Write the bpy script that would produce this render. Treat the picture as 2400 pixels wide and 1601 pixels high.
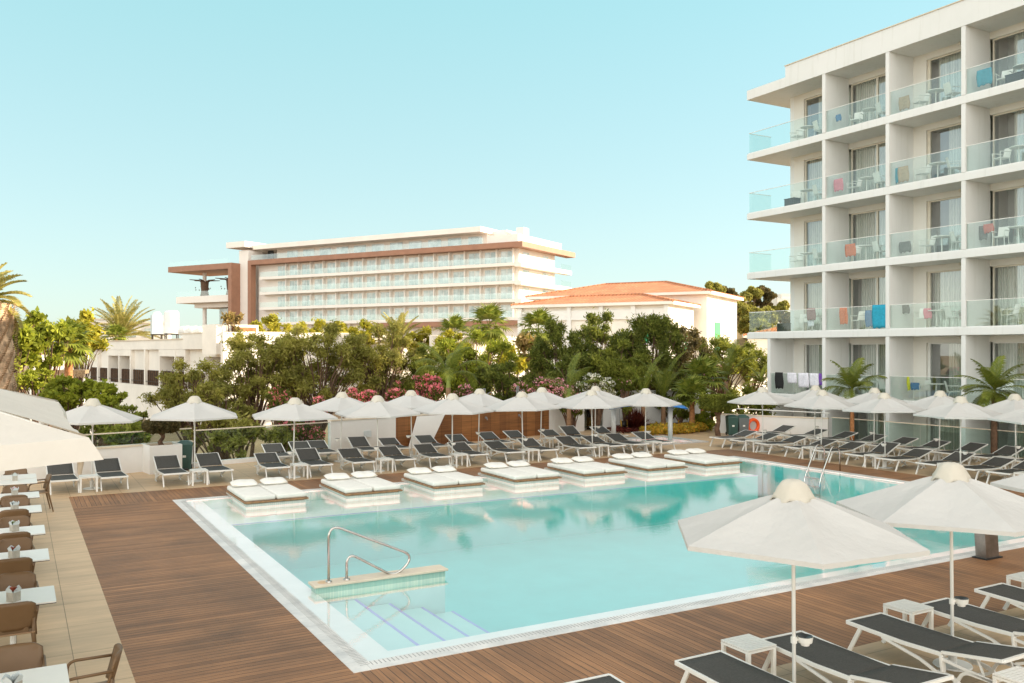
import bpy, math, random
import numpy as np
from mathutils import Vector, Matrix
R=math.radians
for o in list(bpy.data.objects): bpy.data.objects.remove(o)
SC=bpy.context.scene
COL=SC.collection
# ---------------------------------------------------------------- camera, sky, sun, exposure
F=2055.0; H=3.7; TH=math.atan(1161.5/F)       # focal length in photo pixels, eye height, heading
cam=bpy.data.cameras.new('camera'); co=bpy.data.objects.new('camera',cam); COL.objects.link(co)
cam.sensor_width=36; cam.lens=36*F/2400; cam.shift_y=24/2400; cam.clip_end=3000; cam.clip_start=.1
co.location=(0,0,H); co.rotation_euler=(R(90),0,-TH); SC.camera=co
SUN_EL=R(20); SUN_AZ=R(108)
SKYC=((.73,.93,.92),(.68,.97,.95),(.46,.96,.96),(.90,.86,.78)); SKYG=2.22; FILLC=(6.9,5.9,5.35)
w=bpy.data.worlds.new('World'); SC.world=w; w.use_nodes=True
nt=w.node_tree; nt.nodes.clear()
sky=nt.nodes.new('ShaderNodeTexSky'); sky.sky_type='NISHITA'; sky.sun_disc=False
sky.sun_elevation=SUN_EL; sky.sun_rotation=SUN_AZ; sky.air_density=1.0; sky.dust_density=.6; sky.ozone_density=0.6
def wn(k,**a):
    n=nt.nodes.new(k)
    for q,v in a.items(): setattr(n,q,v)
    return n
def wmath(op,a,b=None,clamp=False):
    n=wn('ShaderNodeMath',operation=op); n.use_clamp=clamp
    for i_,q in enumerate((a,b)):
        if q is None: continue
        if isinstance(q,(int,float)): n.inputs[i_].default_value=q
        else: nt.links.new(q,n.inputs[i_])
    return n.outputs[0]
tc=wn('ShaderNodeTexCoord'); sp=wn('ShaderNodeSeparateXYZ'); nt.links.new(tc.outputs['Generated'],sp.inputs[0])
el=wn('ShaderNodeValToRGB'); e_=el.color_ramp.elements      # pale cyan evening sky, by elevation; warm zenith added as neutral fill
while len(e_)<4: e_.new(.5)
for i_,(p_,c_) in enumerate(((0,SKYC[0]),(.13,SKYC[1]),(.42,SKYC[2]),(.75,SKYC[3]))): e_[i_].position=p_; e_[i_].color=(*c_,1)
nt.links.new(sp.outputs[2],el.inputs[0])
sc_=wn('ShaderNodeMix',data_type='RGBA',blend_type='MULTIPLY'); sc_.inputs[0].default_value=1; sc_.inputs[7].default_value=(SKYG,SKYG,SKYG,1); sc_.clamp_result=False; nt.links.new(el.outputs[0],sc_.inputs[6])
mixs=wn('ShaderNodeMix',data_type='RGBA'); mixs.inputs[0].default_value=.82; nt.links.new(sky.outputs[0],mixs.inputs[6]); nt.links.new(sc_.outputs[2],mixs.inputs[7])
# added warm sky fill, strongest behind the camera, to brighten shaded whites
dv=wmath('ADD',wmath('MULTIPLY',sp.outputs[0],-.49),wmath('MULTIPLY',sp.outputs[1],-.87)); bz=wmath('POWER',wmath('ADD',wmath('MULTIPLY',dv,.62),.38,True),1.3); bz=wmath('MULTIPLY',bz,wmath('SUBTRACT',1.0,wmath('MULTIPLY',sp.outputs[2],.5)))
hz=wn('ShaderNodeMix',data_type='RGBA',blend_type='ADD'); hz.clamp_result=False; nt.links.new(bz,hz.inputs[0]); nt.links.new(mixs.outputs[2],hz.inputs[6]); hz.inputs[7].default_value=(*FILLC,1)
bg=wn('ShaderNodeBackground'); bg.inputs['Strength'].default_value=.14
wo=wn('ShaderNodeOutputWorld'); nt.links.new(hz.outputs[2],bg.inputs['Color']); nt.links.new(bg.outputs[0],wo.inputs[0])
sl=bpy.data.lights.new('sun','SUN'); sl.energy=4.6; sl.angle=R(.5); sl.color=(1,.83,.62)
so=bpy.data.objects.new('sun',sl); COL.objects.link(so)
sd=Vector((math.sin(SUN_AZ)*math.cos(SUN_EL),math.cos(SUN_AZ)*math.cos(SUN_EL),math.sin(SUN_EL)))
so.rotation_euler=sd.to_track_quat('Z','Y').to_euler(); so.location=(60,-20,60)
vs=SC.view_settings; vs.view_transform='Standard'; vs.look='None'; vs.gamma=1; vs.exposure=1.40
SC.render.engine='CYCLES'
cy=SC.cycles; cy.max_bounces=10; cy.transparent_max_bounces=24; cy.diffuse_bounces=4; cy.glossy_bounces=4; cy.transmission_bounces=6
cy.caustics_reflective=False; cy.caustics_refractive=False; cy.sample_clamp_indirect=6

# ---------------------------------------------------------------- placement helpers
ST,CT=math.sin(TH),math.cos(TH)
def cw(r,d):              # metres to the right of / ahead of the viewpoint -> world x,y
    return (r*CT+d*ST, -r*ST+d*CT)
def at(px,d):             # photo column and distance ahead -> world x,y
    return cw((px-1200)/F*d,d)
def zat(py,d): return H-(py-824)*d/F
def G(px,py,z=0.):        # ground contact
    d=(H-z)*F/(py-824); return at(px,d)
def onx(px,u):
    k=(px-1200)/F; t=u/(k*CT+ST); return (-k*ST+CT)*t
def ony(px,v):
    k=(px-1200)/F; t=v/(-k*ST+CT); return (k*CT+ST)*t

# ---------------------------------------------------------------- materials
MATS={}
def schlick(t,lw,f0,k,pw=5):
    p=N(t,'ShaderNodeMath',operation='POWER'); t.links.new(lw.outputs['Facing'],p.inputs[0]); p.inputs[1].default_value=pw
    m=N(t,'ShaderNodeMath',operation='MULTIPLY_ADD'); m.use_clamp=True; t.links.new(p.outputs[0],m.inputs[0]); m.inputs[1].default_value=k*(1-f0); m.inputs[2].default_value=f0; return m.outputs[0]
def nmat(name):
    m=bpy.data.materials.new(name); m.use_nodes=True; MATS[name]=m
    t=m.node_tree; b=t.nodes['Principled BSDF']; return m,t,b
def N(t,k,**kw):
    n=t.nodes.new(k)
    for a,v in kw.items(): setattr(n,a,v)
    return n
def rgba(c): return (c[0],c[1],c[2],1)
def ramp(t,src,stops):
    r=N(t,'ShaderNodeValToRGB'); e=r.color_ramp.elements
    while len(e)<len(stops): e.new(.5)
    for i,(p,c) in enumerate(stops): e[i].position=p; e[i].color=rgba(c)
    t.links.new(src,r.inputs[0]); return r.outputs[0]
def coords(t,scale=(1,1,1),rot=(0,0,0),kind='Object'):
    tc=N(t,'ShaderNodeTexCoord'); mp=N(t,'ShaderNodeMapping'); mp.inputs['Scale'].default_value=scale; mp.inputs['Rotation'].default_value=rot
    t.links.new(tc.outputs[kind],mp.inputs[0]); return mp.outputs[0]
def noise(t,vec,scale,detail=4,rough=.6):
    n=N(t,'ShaderNodeTexNoise'); n.inputs['Scale'].default_value=scale; n.inputs['Detail'].default_value=detail; n.inputs['Roughness'].default_value=rough
    if vec is not None: t.links.new(vec,n.inputs['Vector'])
    return n.outputs['Fac']
def mixc(t,fac,a,b,mode='MIX'):
    m=N(t,'ShaderNodeMix',data_type='RGBA',blend_type=mode)
    for s,i in ((fac,0),(a,6),(b,7)):
        if isinstance(s,(int,float)): m.inputs[i].default_value=s
        elif isinstance(s,tuple): m.inputs[i].default_value=rgba(s)
        else: t.links.new(s,m.inputs[i])
    return m.outputs[2]
def bump(t,b,h,strength=.3,dist=.02):
    n=N(t,'ShaderNodeBump'); n.inputs['Strength'].default_value=strength; n.inputs['Distance'].default_value=dist
    t.links.new(h,n.inputs['Height']); t.links.new(n.outputs[0],b.inputs['Normal']); return n
def plain(name,c,rough=.6,metal=0,var=.06,scale=3.,bmp=0,bscale=60,spec=.5):
    m,t,b=nmat(name); b.inputs['Roughness'].default_value=rough; b.inputs['Metallic'].default_value=metal
    b.inputs['Specular IOR Level'].default_value=spec
    v=coords(t); n=noise(t,v,scale,5,.65)
    lo=tuple(x*(1-var*1.6) for x in c); hi=tuple(min(1,x*(1+var)) for x in c)
    t.links.new(ramp(t,n,[(.3,lo),(.7,hi)]),b.inputs['Base Color'])
    if bmp: bump(t,b,noise(t,v,bscale,4),bmp,.01)
    return m
def translucent_cloth(name,c,bmp=.25):
    m,t,b=nmat(name); b.inputs['Roughness'].default_value=.85; b.inputs['Specular IOR Level'].default_value=.15
    v=coords(t); n=noise(t,v,1.7,5,.6); col=ramp(t,n,[(.25,tuple(x*.93 for x in c)),(.75,c)])
    t.links.new(col,b.inputs['Base Color'])
    wv=noise(t,v,4.5,3); bump(t,b,wv,bmp,.05)
    tr=N(t,'ShaderNodeBsdfTranslucent'); t.links.new(col,tr.inputs[0]); mx=N(t,'ShaderNodeMixShader'); mx.inputs[0].default_value=.22
    o=t.nodes['Material Output']; t.links.new(b.outputs[0],mx.inputs[1]); t.links.new(tr.outputs[0],mx.inputs[2]); t.links.new(mx.outputs[0],o.inputs[0])
    return m
def brickmat(name,c1,c2,mortar,bw,rh,ms=.004,rotz=0,rough=.6,bmp=.3,offs=.5,streak=None,streakscale=(1,1,1),squash=1,fine=0,spec=.5,bdist=.01,patch=(.84,1.1)):
    m,t,b=nmat(name); b.inputs['Roughness'].default_value=rough; b.inputs['Specular IOR Level'].default_value=spec
    v=coords(t,rot=(0,0,rotz))
    br=N(t,'ShaderNodeTexBrick'); br.offset=offs; br.squash=squash
    t.links.new(v,br.inputs['Vector']); br.inputs['Scale'].default_value=1; br.inputs['Brick Width'].default_value=bw; br.inputs['Row Height'].default_value=rh
    br.inputs['Mortar Size'].default_value=ms; br.inputs['Mortar Smooth'].default_value=.3; br.inputs['Bias'].default_value=0
    br.inputs['Color1'].default_value=rgba(c1); br.inputs['Color2'].default_value=rgba(c2); br.inputs['Mortar'].default_value=rgba(mortar)
    col=br.outputs[0]
    if streak:
        v2=coords(t,scale=streakscale,rot=(0,0,0)); n=noise(t,v2,1,7,.7)
        col=mixc(t,1.0,col,ramp(t,n,[(.3,(streak,streak,streak)),(.7,(1.25,1.22,1.2))]),'MULTIPLY')
    v3=coords(t); n2=noise(t,v3,.55,4,.6); col=mixc(t,1.0,col,ramp(t,n2,[(.3,(patch[0],)*3),(.7,(patch[1],)*3)]),'MULTIPLY')
    t.links.new(col,b.inputs['Base Color'])
    inv=N(t,'ShaderNodeMath',operation='SUBTRACT'); inv.inputs[0].default_value=1; t.links.new(br.outputs[1],inv.inputs[1])
    bump(t,b,inv.outputs[0],bmp,bdist)
    return m
plain('white_paint',(.79,.78,.745),.65,var=.04,scale=.8,bmp=.12,bscale=25)
m,t,b=nmat('hotel_white'); b.inputs['Roughness'].default_value=.62; b.inputs['Specular IOR Level'].default_value=.4
c_=ramp(t,noise(t,coords(t),.5,5,.65),[(.3,(.765,.765,.735)),(.7,(.815,.812,.785))])
c_=mixc(t,1.0,c_,ramp(t,noise(t,coords(t,scale=(3.2,3.2,.22)),1.3,6,.7),[(.28,(.90,.895,.87)),(.46,(1,1,1))]),'MULTIPLY'); t.links.new(c_,b.inputs['Base Color']); bump(t,b,noise(t,coords(t),30,4),.08,.01)
plain('warm_white',(.80,.77,.70),.7,var=.04,scale=.3)
plain('villa_white',(.83,.78,.70),.75,var=.07,scale=.35,bmp=.1,bscale=5)
plain('white_metal',(.80,.79,.74),.35,var=.03)
plain('white_plastic',(.82,.80,.74),.4,var=.04)
plain('table_white',(.84,.82,.76),.3,var=.02)
plain('table_edge',(.03,.03,.03),.5)
plain('sling_dark',(.088,.084,.075),.7,var=.15,scale=40,bmp=.4,bscale=400,spec=.25)
plain('cushion',(.80,.785,.72),.9,var=.04,scale=4,bmp=.2,bscale=9,spec=.1)
plain('piping',(.62,.52,.36),.9)
plain('steel',(.55,.54,.50),.22,metal=1,var=.12,scale=6)
plain('brushed_steel',(.30,.27,.24),.4,metal=.9,var=.2,scale=4)
plain('dark',(.012,.012,.012),.6); plain('black_plastic',(.02,.02,.02),.35)
plain('chair_brown',(.17,.10,.048),.45,var=.06,spec=.4)
plain('chair_inner',(.31,.19,.10),.5,var=.06)
plain('concrete_pot',(.40,.37,.31),.9,var=.15,scale=14,bmp=.4)
plain('paper',(.55,.60,.60),.8,var=.1); plain('succulent',(.25,.30,.10),.7,var=.3,scale=30); plain('red_leaf',(.35,.07,.03),.7,var=.4,scale=30)
plain('bin_green',(.03,.085,.07),.4,var=.1); plain('bin_grey',(.13,.15,.15),.45); plain('orange',(.85,.10,.01),.4)
plain('soil',(.13,.06,.03),.95,var=.3,scale=8); plain('earth',(.30,.21,.12),.95,var=.35,scale=.12,bmp=.3,bscale=2)
plain('bark',(.15,.085,.05),.9,var=.35,scale=6,bmp=.6,bscale=18); plain('palm_bark',(.50,.22,.09),.9,var=.35,scale=7,bmp=.8,bscale=14)
plain('date_bark',(.62,.42,.26),.95,var=.4,scale=5,bmp=.9,bscale=12)
plain('smooth_trunk',(.30,.17,.09),.8,var=.25,scale=5); plain('green_shaft',(.25,.30,.05),.6)
plain('corten',(.40,.17,.08),.6,var=.15,scale=.6); plain('beige',(.66,.46,.28),.8)
plain('blue_canopy',(.02,.17,.50),.4); plain('yellow',(.75,.45,.03),.4); plain('grey_metal',(.32,.33,.33),.4,metal=.5)
plain('thatch',(.28,.20,.12),.95,var=.4,scale=9,bmp=.5); plain('tank_white',(.78,.78,.75),.5)
plain('cream_coping',(.72,.62,.48),.7); plain('rust_wall',(.50,.20,.09),.9,var=.3,scale=1.2)
plain('green_shutter',(.03,.32,.12),.5); plain('frame_cream',(.76,.70,.58),.4); plain('dark_wicker',(.05,.05,.045),.7)
plain('rusty_balcony',(.035,.022,.012),.6); plain('flower_red',(.75,.06,.08),.6)
for n,c in (('towel_white',(.82,.80,.86)),('towel_black',(.02,.02,.02)),('towel_purple',(.20,.08,.42)),('towel_blue',(.03,.36,.52)),('towel_teal',(.06,.32,.42)),('towel_orange',(.72,.17,.06)),('towel_pink',(.75,.25,.30)),('towel_mauve',(.38,.22,.22)),('towel_yellow',(.72,.70,.03)),('towel_sand',(.50,.36,.24)),('towel_red',(.50,.15,.11)),('denim',(.10,.22,.40)),('towel_grey',(.18,.17,.15))): plain(n,c,.95,var=.12,scale=12,bmp=.4,bscale=14)
translucent_cloth('canvas',(.71,.70,.665),.45); translucent_cloth('canvas_cap',(.76,.71,.60),.5); plain('bed_wood',(.34,.19,.09),.6,var=.3,scale=8)
translucent_cloth('awning',(.82,.78,.70),.35)
brickmat('deck_u',(.37,.178,.070),(.25,.115,.042),(.04,.02,.01),11.0,.105,.005,0,.55,.6,offs=.37,streak=.60,streakscale=(.9,26,1),patch=(.66,1.28))
brickmat('deck_v',(.37,.178,.070),(.25,.115,.042),(.04,.02,.01),11.0,.105,.005,R(90),.55,.6,offs=.37,streak=.60,streakscale=(26,.9,1),patch=(.66,1.28))
brickmat('tiles',(.58,.42,.25),(.53,.385,.23),(.26,.18,.10),1.2,.6,.006,R(90),.5,.25,offs=0,streak=.88,streakscale=(.7,5,1),patch=(.93,1.05))
brickmat('coping_tile',(.76,.74,.70),(.68,.67,.64),(.50,.49,.46),1.2,.40,.004,0,.35,.2,offs=0,streak=.8,streakscale=(2,2,2))
brickmat('mosaic',(.42,.62,.52),(.34,.56,.48),(.20,.38,.33),.025,.025,.002,0,.3,.1,offs=0)
brickmat('roof_tile',(.62,.26,.12),(.55,.20,.09),(.42,.12,.05),.24,.42,.03,0,.8,.8,offs=0,bdist=.05)
brickmat('wood_wall',(.34,.15,.05),(.22,.09,.03),(.10,.04,.015),1.3,.13,.002,0,.5,.2,streak=.5,streakscale=(.8,.8,16))
# pool lining
m,t,b=nmat('pool_floor'); b.inputs['Roughness'].default_value=.4
t.links.new(ramp(t,noise(t,coords(t),1.2,3),[(.3,(.075,.42,.395)),(.7,(.09,.46,.435))]),b.inputs['Base Color'])
m,t,b=nmat('pool_step'); t.links.new(ramp(t,noise(t,coords(t),2,3),[(.3,(.22,.50,.47)),(.7,(.25,.53,.50))]),b.inputs['Base Color'])
m,t,b=nmat('pool_pale'); b.inputs['Roughness'].default_value=.4
t.links.new(ramp(t,noise(t,coords(t),2,3),[(.3,(.38,.54,.50)),(.7,(.43,.59,.55))]),b.inputs['Base Color'])
plain('blue_tile',(.12,.22,.48),.3)
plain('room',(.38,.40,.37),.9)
# water: clear absorbing volume under a rippled fresnel surface
m,t,b=nmat('water'); t.nodes.remove(b); o=t.nodes['Material Output']
tr=N(t,'ShaderNodeBsdfTransparent'); gl=N(t,'ShaderNodeBsdfGlossy'); gl.inputs['Roughness'].default_value=.004; gl.distribution='GGX'
lw=N(t,'ShaderNodeLayerWeight'); lw.inputs[0].default_value=.5; ad=N(t,'ShaderNodeAddShader')
bp=N(t,'ShaderNodeBump'); bp.inputs['Strength'].default_value=.035; bp.inputs['Distance'].default_value=.03
n1=noise(t,coords(t,scale=(2.2,7.0,1),rot=(0,0,R(28))),1.7,4,.5); t.links.new(n1,bp.inputs['Height'])
t.links.new(bp.outputs[0],gl.inputs['Normal']); t.links.new(mixc(t,schlick(t,lw,.55,.6,3),(0.,0.,0.),(.96,.46,.46)),gl.inputs['Color'])
t.links.new(tr.outputs[0],ad.inputs[0]); t.links.new(gl.outputs[0],ad.inputs[1]); t.links.new(ad.outputs[0],o.inputs['Surface'])
va=N(t,'ShaderNodeVolumeAbsorption'); va.inputs['Color'].default_value=(.30,.94,.92,1); va.inputs['Density'].default_value=.14; t.links.new(va.outputs[0],o.inputs['Volume'])
def glassmat(name,tint,refl=1.0,ior=1.45,base=.04):
    m,t,b=nmat(name); t.nodes.remove(b); o=t.nodes['Material Output']
    tr=N(t,'ShaderNodeBsdfTransparent'); tr.inputs[0].default_value=rgba(tint); gl=N(t,'ShaderNodeBsdfGlossy'); gl.inputs['Roughness'].default_value=.01
    fr=N(t,'ShaderNodeLayerWeight'); fr.inputs[0].default_value=.5; mx=N(t,'ShaderNodeMixShader')
    t.links.new(schlick(t,fr,base,refl),mx.inputs[0]); t.links.new(tr.outputs[0],mx.inputs[1]); t.links.new(gl.outputs[0],mx.inputs[2]); t.links.new(mx.outputs[0],o.inputs[0])
glassmat('rail_glass',(.93,.98,.968),1.0,1.5,.07)
glassmat('far_rail_glass',(.90,.95,.94),.8,1.5,.12)
glassmat('fence_glass',(.84,.92,.89),1.0,1.45,.02)
glassmat('window_glass',(.90,.93,.90),1.4,1.6,.27)
m,t,b=nmat('far_glass'); b.inputs['Base Color'].default_value=(.38,.52,.52,1); b.inputs['Roughness'].default_value=.06; b.inputs['Specular IOR Level'].default_value=1
t.links.new(ramp(t,noise(t,coords(t),.6,2),[(.35,(.30,.38,.37)),(.65,(.60,.66,.64))]),b.inputs['Base Color'])
# pleated curtain
def curtain(name,a,c):
    m,t,b=nmat(name); b.inputs['Roughness'].default_value=.9
    wv=N(t,'ShaderNodeTexWave'); wv.wave_type='BANDS'; wv.bands_direction='Y'; wv.inputs['Scale'].default_value=2.6; wv.inputs['Distortion'].default_value=2.2; wv.inputs['Detail'].default_value=2
    t.links.new(coords(t),wv.inputs[0]); t.links.new(ramp(t,wv.outputs['Fac'],[(.2,a),(.8,c)]),b.inputs['Base Color']); bump(t,b,wv.outputs['Fac'],.8,.06)
curtain('curtain',(.66,.70,.63),(.90,.92,.85)); curtain('curtain_dark',(.10,.10,.09),(.20,.19,.17))
def leafmat(name,cols,trans=.45,rough=.6):
    cols=[tuple(min(.95,x*1.12) for x in c) for c in cols]
    m,t,b=nmat(name); g=N(t,'ShaderNodeNewGeometry'); st=[(i/max(1,len(cols)-1),c) for i,c in enumerate(cols)]
    col=ramp(t,g.outputs['Random Per Island'],st); n=noise(t,coords(t),.9,2)
    col=mixc(t,1.0,col,ramp(t,n,[(.35,(.66,.66,.62)),(.68,(1.3,1.22,1.1))]),'MULTIPLY')
    t.links.new(col,b.inputs['Base Color']); b.inputs['Roughness'].default_value=rough; b.inputs['Specular IOR Level'].default_value=.25
    tr=N(t,'ShaderNodeBsdfTranslucent'); t.links.new(col,tr.inputs[0]); mx=N(t,'ShaderNodeMixShader'); mx.inputs[0].default_value=trans
    o=t.nodes['Material Output']; t.links.new(b.outputs[0],mx.inputs[1]); t.links.new(tr.outputs[0],mx.inputs[2]); t.links.new(mx.outputs[0],o.inputs[0])
leafmat('leaf_olive',[(.20,.19,.04),(.27,.27,.055),(.34,.34,.08),(.40,.36,.12)])
leafmat('leaf_green',[(.14,.17,.025),(.21,.24,.04),(.30,.32,.06)])
leafmat('leaf_dark',[(.08,.11,.02),(.14,.17,.03),(.22,.24,.05)])
leafmat('leaf_brown',[(.10,.08,.03),(.15,.12,.05),(.08,.08,.03)])
leafmat('leaf_yellow',[(.34,.33,.03),(.45,.40,.05),(.27,.30,.03)],.4)
leafmat('leaf_bright',[(.22,.27,.03),(.34,.37,.04),(.17,.22,.025)],.4)
leafmat('leaf_dry',[(.33,.24,.11),(.25,.18,.06),(.28,.25,.06)],.3)
leafmat('palm_leaf',[(.10,.14,.02),(.16,.20,.03),(.24,.26,.05)],.3,.45)
leafmat('palm_gold',[(.38,.33,.10),(.26,.27,.07),(.44,.37,.15)],.3,.5)
leafmat('flower_pink',[(.90,.20,.26),(.92,.34,.38),(.82,.14,.22)],.3); leafmat('flower_rose',[(.85,.34,.46),(.90,.48,.56)],.3); leafmat('flower_white',[(.85,.83,.76),(.8,.8,.75)],.3)
leafmat('flower_gold',[(.62,.34,.04),(.34,.27,.03),(.55,.36,.05),(.22,.24,.03)],.3); leafmat('leaf_maroon',[(.09,.012,.01),(.05,.008,.006),(.13,.03,.015)],.2)
M=MATS

# ---------------------------------------------------------------- mesh helpers
class MB:
    def __init__(s): s.v=[]; s.f=[]; s.mi=[]
    def quad(s,a,b,c,d,mi=0):
        i=len(s.v); s.v+= [tuple(a),tuple(b),tuple(c),tuple(d)]; s.f.append((i,i+1,i+2,i+3)); s.mi.append(mi); return s
    def poly(s,pts,mi=0):
        i=len(s.v); s.v+=[tuple(p) for p in pts]; s.f.append(tuple(range(i,i+len(pts)))); s.mi.append(mi); return s
    def box(s,x0,x1,y0,y1,z0,z1,mi=0):
        i=len(s.v); s.v+=[(x,y,z) for z in (z0,z1) for y in (y0,y1) for x in (x0,x1)]
        for f in ((0,2,3,1),(4,5,7,6),(0,1,5,4),(2,6,7,3),(0,4,6,2),(1,3,7,5)): s.f.append(tuple(i+k for k in f)); s.mi.append(mi)
        return s
    def bar(s,a,b,w,h,up=(0,0,1),mi=0):     # rectangular bar between two points
        a=Vector(a); b=Vector(b); d=(b-a).normalized(); u=Vector(up)
        if abs(d.dot(u))>.98: u=Vector((1,0,0))
        x=d.cross(u).normalized()*w/2; y=x.cross(d).normalized()*h/2; i=len(s.v)
        for p in (a,b):
            for sx,sy in ((-1,-1),(1,-1),(1,1),(-1,1)): s.v.append(tuple(p+x*sx+y*sy))
        for f in ((0,1,5,4),(1,2,6,5),(2,3,7,6),(3,0,4,7),(3,2,1,0),(4,5,6,7)): s.f.append(tuple(i+k for k in f)); s.mi.append(mi)
        return s
    def prism(s,pts,z0,z1,mi=0):
        i=len(s.v); n=len(pts); s.v+=[(p[0],p[1],z0) for p in pts]+[(p[0],p[1],z1) for p in pts]
        s.f.append(tuple(i+k for k in range(n))[::-1]); s.f.append(tuple(i+n+k for k in range(n))); s.mi+=[mi,mi]
        for k in range(n): s.f.append((i+k,i+(k+1)%n,i+n+(k+1)%n,i+n+k)); s.mi.append(mi)
        return s
    def tube(s,pts,r,seg=8,mi=0,caps=True):
        pts=[Vector(p) for p in pts]; rs=r if isinstance(r,(list,tuple)) else [r]*len(pts); i0=len(s.v); pu=None
        for k,p in enumerate(pts):
            d=(pts[min(k+1,len(pts)-1)]-pts[max(k-1,0)]).normalized()
            if pu is None: pu=Vector((0,0,1)) if abs(d.z)<.9 else Vector((1,0,0))
            x=(pu-d*pu.dot(d)).normalized(); y=d.cross(x); pu=x
            for j in range(seg):
                a=2*math.pi*j/seg; s.v.append(tuple(p+(x*math.cos(a)+y*math.sin(a))*rs[k]))
        for k in range(len(pts)-1):
            for j in range(seg):
                a=i0+k*seg+j; b=i0+k*seg+(j+1)%seg; s.f.append((a,b,b+seg,a+seg)); s.mi.append(mi)
        if caps:
            s.f.append(tuple(i0+j for j in range(seg))[::-1]); s.f.append(tuple(i0+(len(pts)-1)*seg+j for j in range(seg))); s.mi+=[mi,mi]
        return s
    def lathe(s,prof,seg=16,c=(0,0,0),mi=0,wave=None):
        i0=len(s.v)
        for k,(r,z) in enumerate(prof):
            for j in range(seg):
                a=2*math.pi*j/seg; rr,zz=r,z
                if wave: rr,zz=wave(k,a,r,z)
                s.v.append((c[0]+rr*math.cos(a),c[1]+rr*math.sin(a),c[2]+zz))
        for k in range(len(prof)-1):
            for j in range(seg):
                a=i0+k*seg+j; b=i0+k*seg+(j+1)%seg; s.f.append((a,b,b+seg,a+seg)); s.mi.append(mi)
        return s
    def grid(s,P,mi=0):     # P[i][j] rows of points
        i0=len(s.v); n=len(P[0])
        for row in P: s.v+=[tuple(p) for p in row]
        for a in range(len(P)-1):
            for b in range(n-1):
                k=i0+a*n+b; s.f.append((k,k+1,k+n+1,k+n)); s.mi.append(mi)
        return s
    def build(s,name,mat,parent=None,smooth=False,bevel=0,loc=None,solid=0):
        me=bpy.data.meshes.new(name); me.from_pydata(s.v,[],s.f)
        for q in (mat if isinstance(mat,(list,tuple)) else [mat]): me.materials.append(M[q])
        if any(s.mi): me.polygons.foreach_set('material_index',s.mi)
        if smooth: me.polygons.foreach_set('use_smooth',[True]*len(s.f))
        me.update(); o=bpy.data.objects.new(name,me); COL.objects.link(o)
        if parent: o.parent=parent
        if loc: o.location=loc
        if solid: q=o.modifiers.new('solid','SOLIDIFY'); q.thickness=solid
        if bevel: q=o.modifiers.new('bevel','BEVEL'); q.width=bevel; q.segments=2; q.limit_method='ANGLE'
        return o
def tag(o,label=None,cat=None,group=None,kind=None):
    if label: o['label']=label
    if cat: o['category']=cat
    if group: o['group']=group
    if kind: o['kind']=kind
    return o
def thing(name,label,cat,loc=(0,0,0),rz=0,group=None):
    o=bpy.data.objects.new(name,None); COL.objects.link(o); o.location=loc; o.rotation_euler=(0,0,rz); o.empty_display_size=.2
    return tag(o,label,cat,group)
def dup(src,label,loc,rz=0,group=None,scale=None,skip=()):
    r=src.copy(); COL.objects.link(r); r.location=loc; r.rotation_euler=(0,0,rz); r['label']=label
    if scale: r.scale=scale
    if group: r['group']=group
    def rec(a,b):
        for ch in list(a.children):
            if ch.name.split('.')[0] in skip: continue
            c=ch.copy(); COL.objects.link(c); c.parent=b; rec(ch,c)
    rec(src,r); return r
def struct(o): o['kind']='structure'; return o
ORD=['first','second','third','fourth','fifth','sixth','seventh','eighth','ninth','tenth']
rnd=random.Random(7)
# ================================================================ THE SETTING
# ground: one big sheet, dropping away beyond the terrace
def gz(u,v):
    def sm(a,b,x): x=max(0,min(1,(x-a)/(b-a))); return x*x*(3-2*x)
    base=-3.4+2.4*sm(4,26,u)
    far=sm(60,160,v)*2.0
    return base+far+.25*math.sin(u*.31)*math.cos(v*.27)-(.25 if u>30 else 0)
g=MB(); us=[-900,-500,-300,-200,-120]+[x for x in range(-80,81,4)]+[120,200,300,500,900]; vs_=[-200,-80,-20]+[y for y in range(0,121,4)]+[160,220,320,500,800,1300,2200]
g.grid([[(u,v,-4.2 if (-9<u<30 and v<29) else (-1.45 if (29<u<80 and v<36) else gz(u,v))) for u in us] for v in vs_])
struct(g.build('ground','earth'))
# tiled terrace
PU0,PU1,PV0,PV1=3.38,22.15,9.68,23.2          # outer edge of the pool coping
DU0,DU1,DV0,DV1=1.16,23.55,7.45,25.0          # outer edge of the timber deck
KU0,KU1,KV0,KV1=21.9,24.6,27.2,30.1           # children's pool
t=MB()
t.prism([(-12,-6),(DU0,-6),(DU0,DV1),(-12,DV1)],-4,0); t.prism([(DU0,-6),(31,-6),(31,DV0),(DU0,DV0)],-4,0); t.prism([(DU1,DV0),(31,DV0),(30.5,DV1),(DU1,DV1)],-4,0)
t.prism([(-12,DV1),(30.5,DV1),(30.2,26.4),(29.8,KV0),(-12,KV0)],-4,0) if 0 else None
t.prism([(-12,DV1),(KU0,DV1),(KU0,33.8),(21.5,33.7),(4.7,29.45),(-12,25.4)],-4,0)
t.prism([(KU0,DV1),(30.5,DV1),(30.3,26.2),(29.6,KV0),(KU0,KV0)],-4,0)
t.prism([(KU0,KV1),(KU1,KV1),(28.2,KV1),(28.6,31),(31.5,33),(31.5,36),(24.2,36),(KU0,33.8)],-4,0)
t.prism([(KU1,KV0),(29.6,KV0),(28.2,KV1),(KU1,KV1)],-4,0)
struct(t.build('terrace_floor','tiles'))
d=MB(); d.box(DU0,PU0,DV0,PV1,-.2,.0,0); d.box(PU1,DU1,DV0+2.23,PV1,-.2,0,0)
d.box(PU0,DU1,DV0,PV0,-.2,0,1); d.box(DU0,DU1,PV1,DV1,-.2,0,1)
struct(d.build('wooden_deck',['deck_u','deck_v']))
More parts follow.
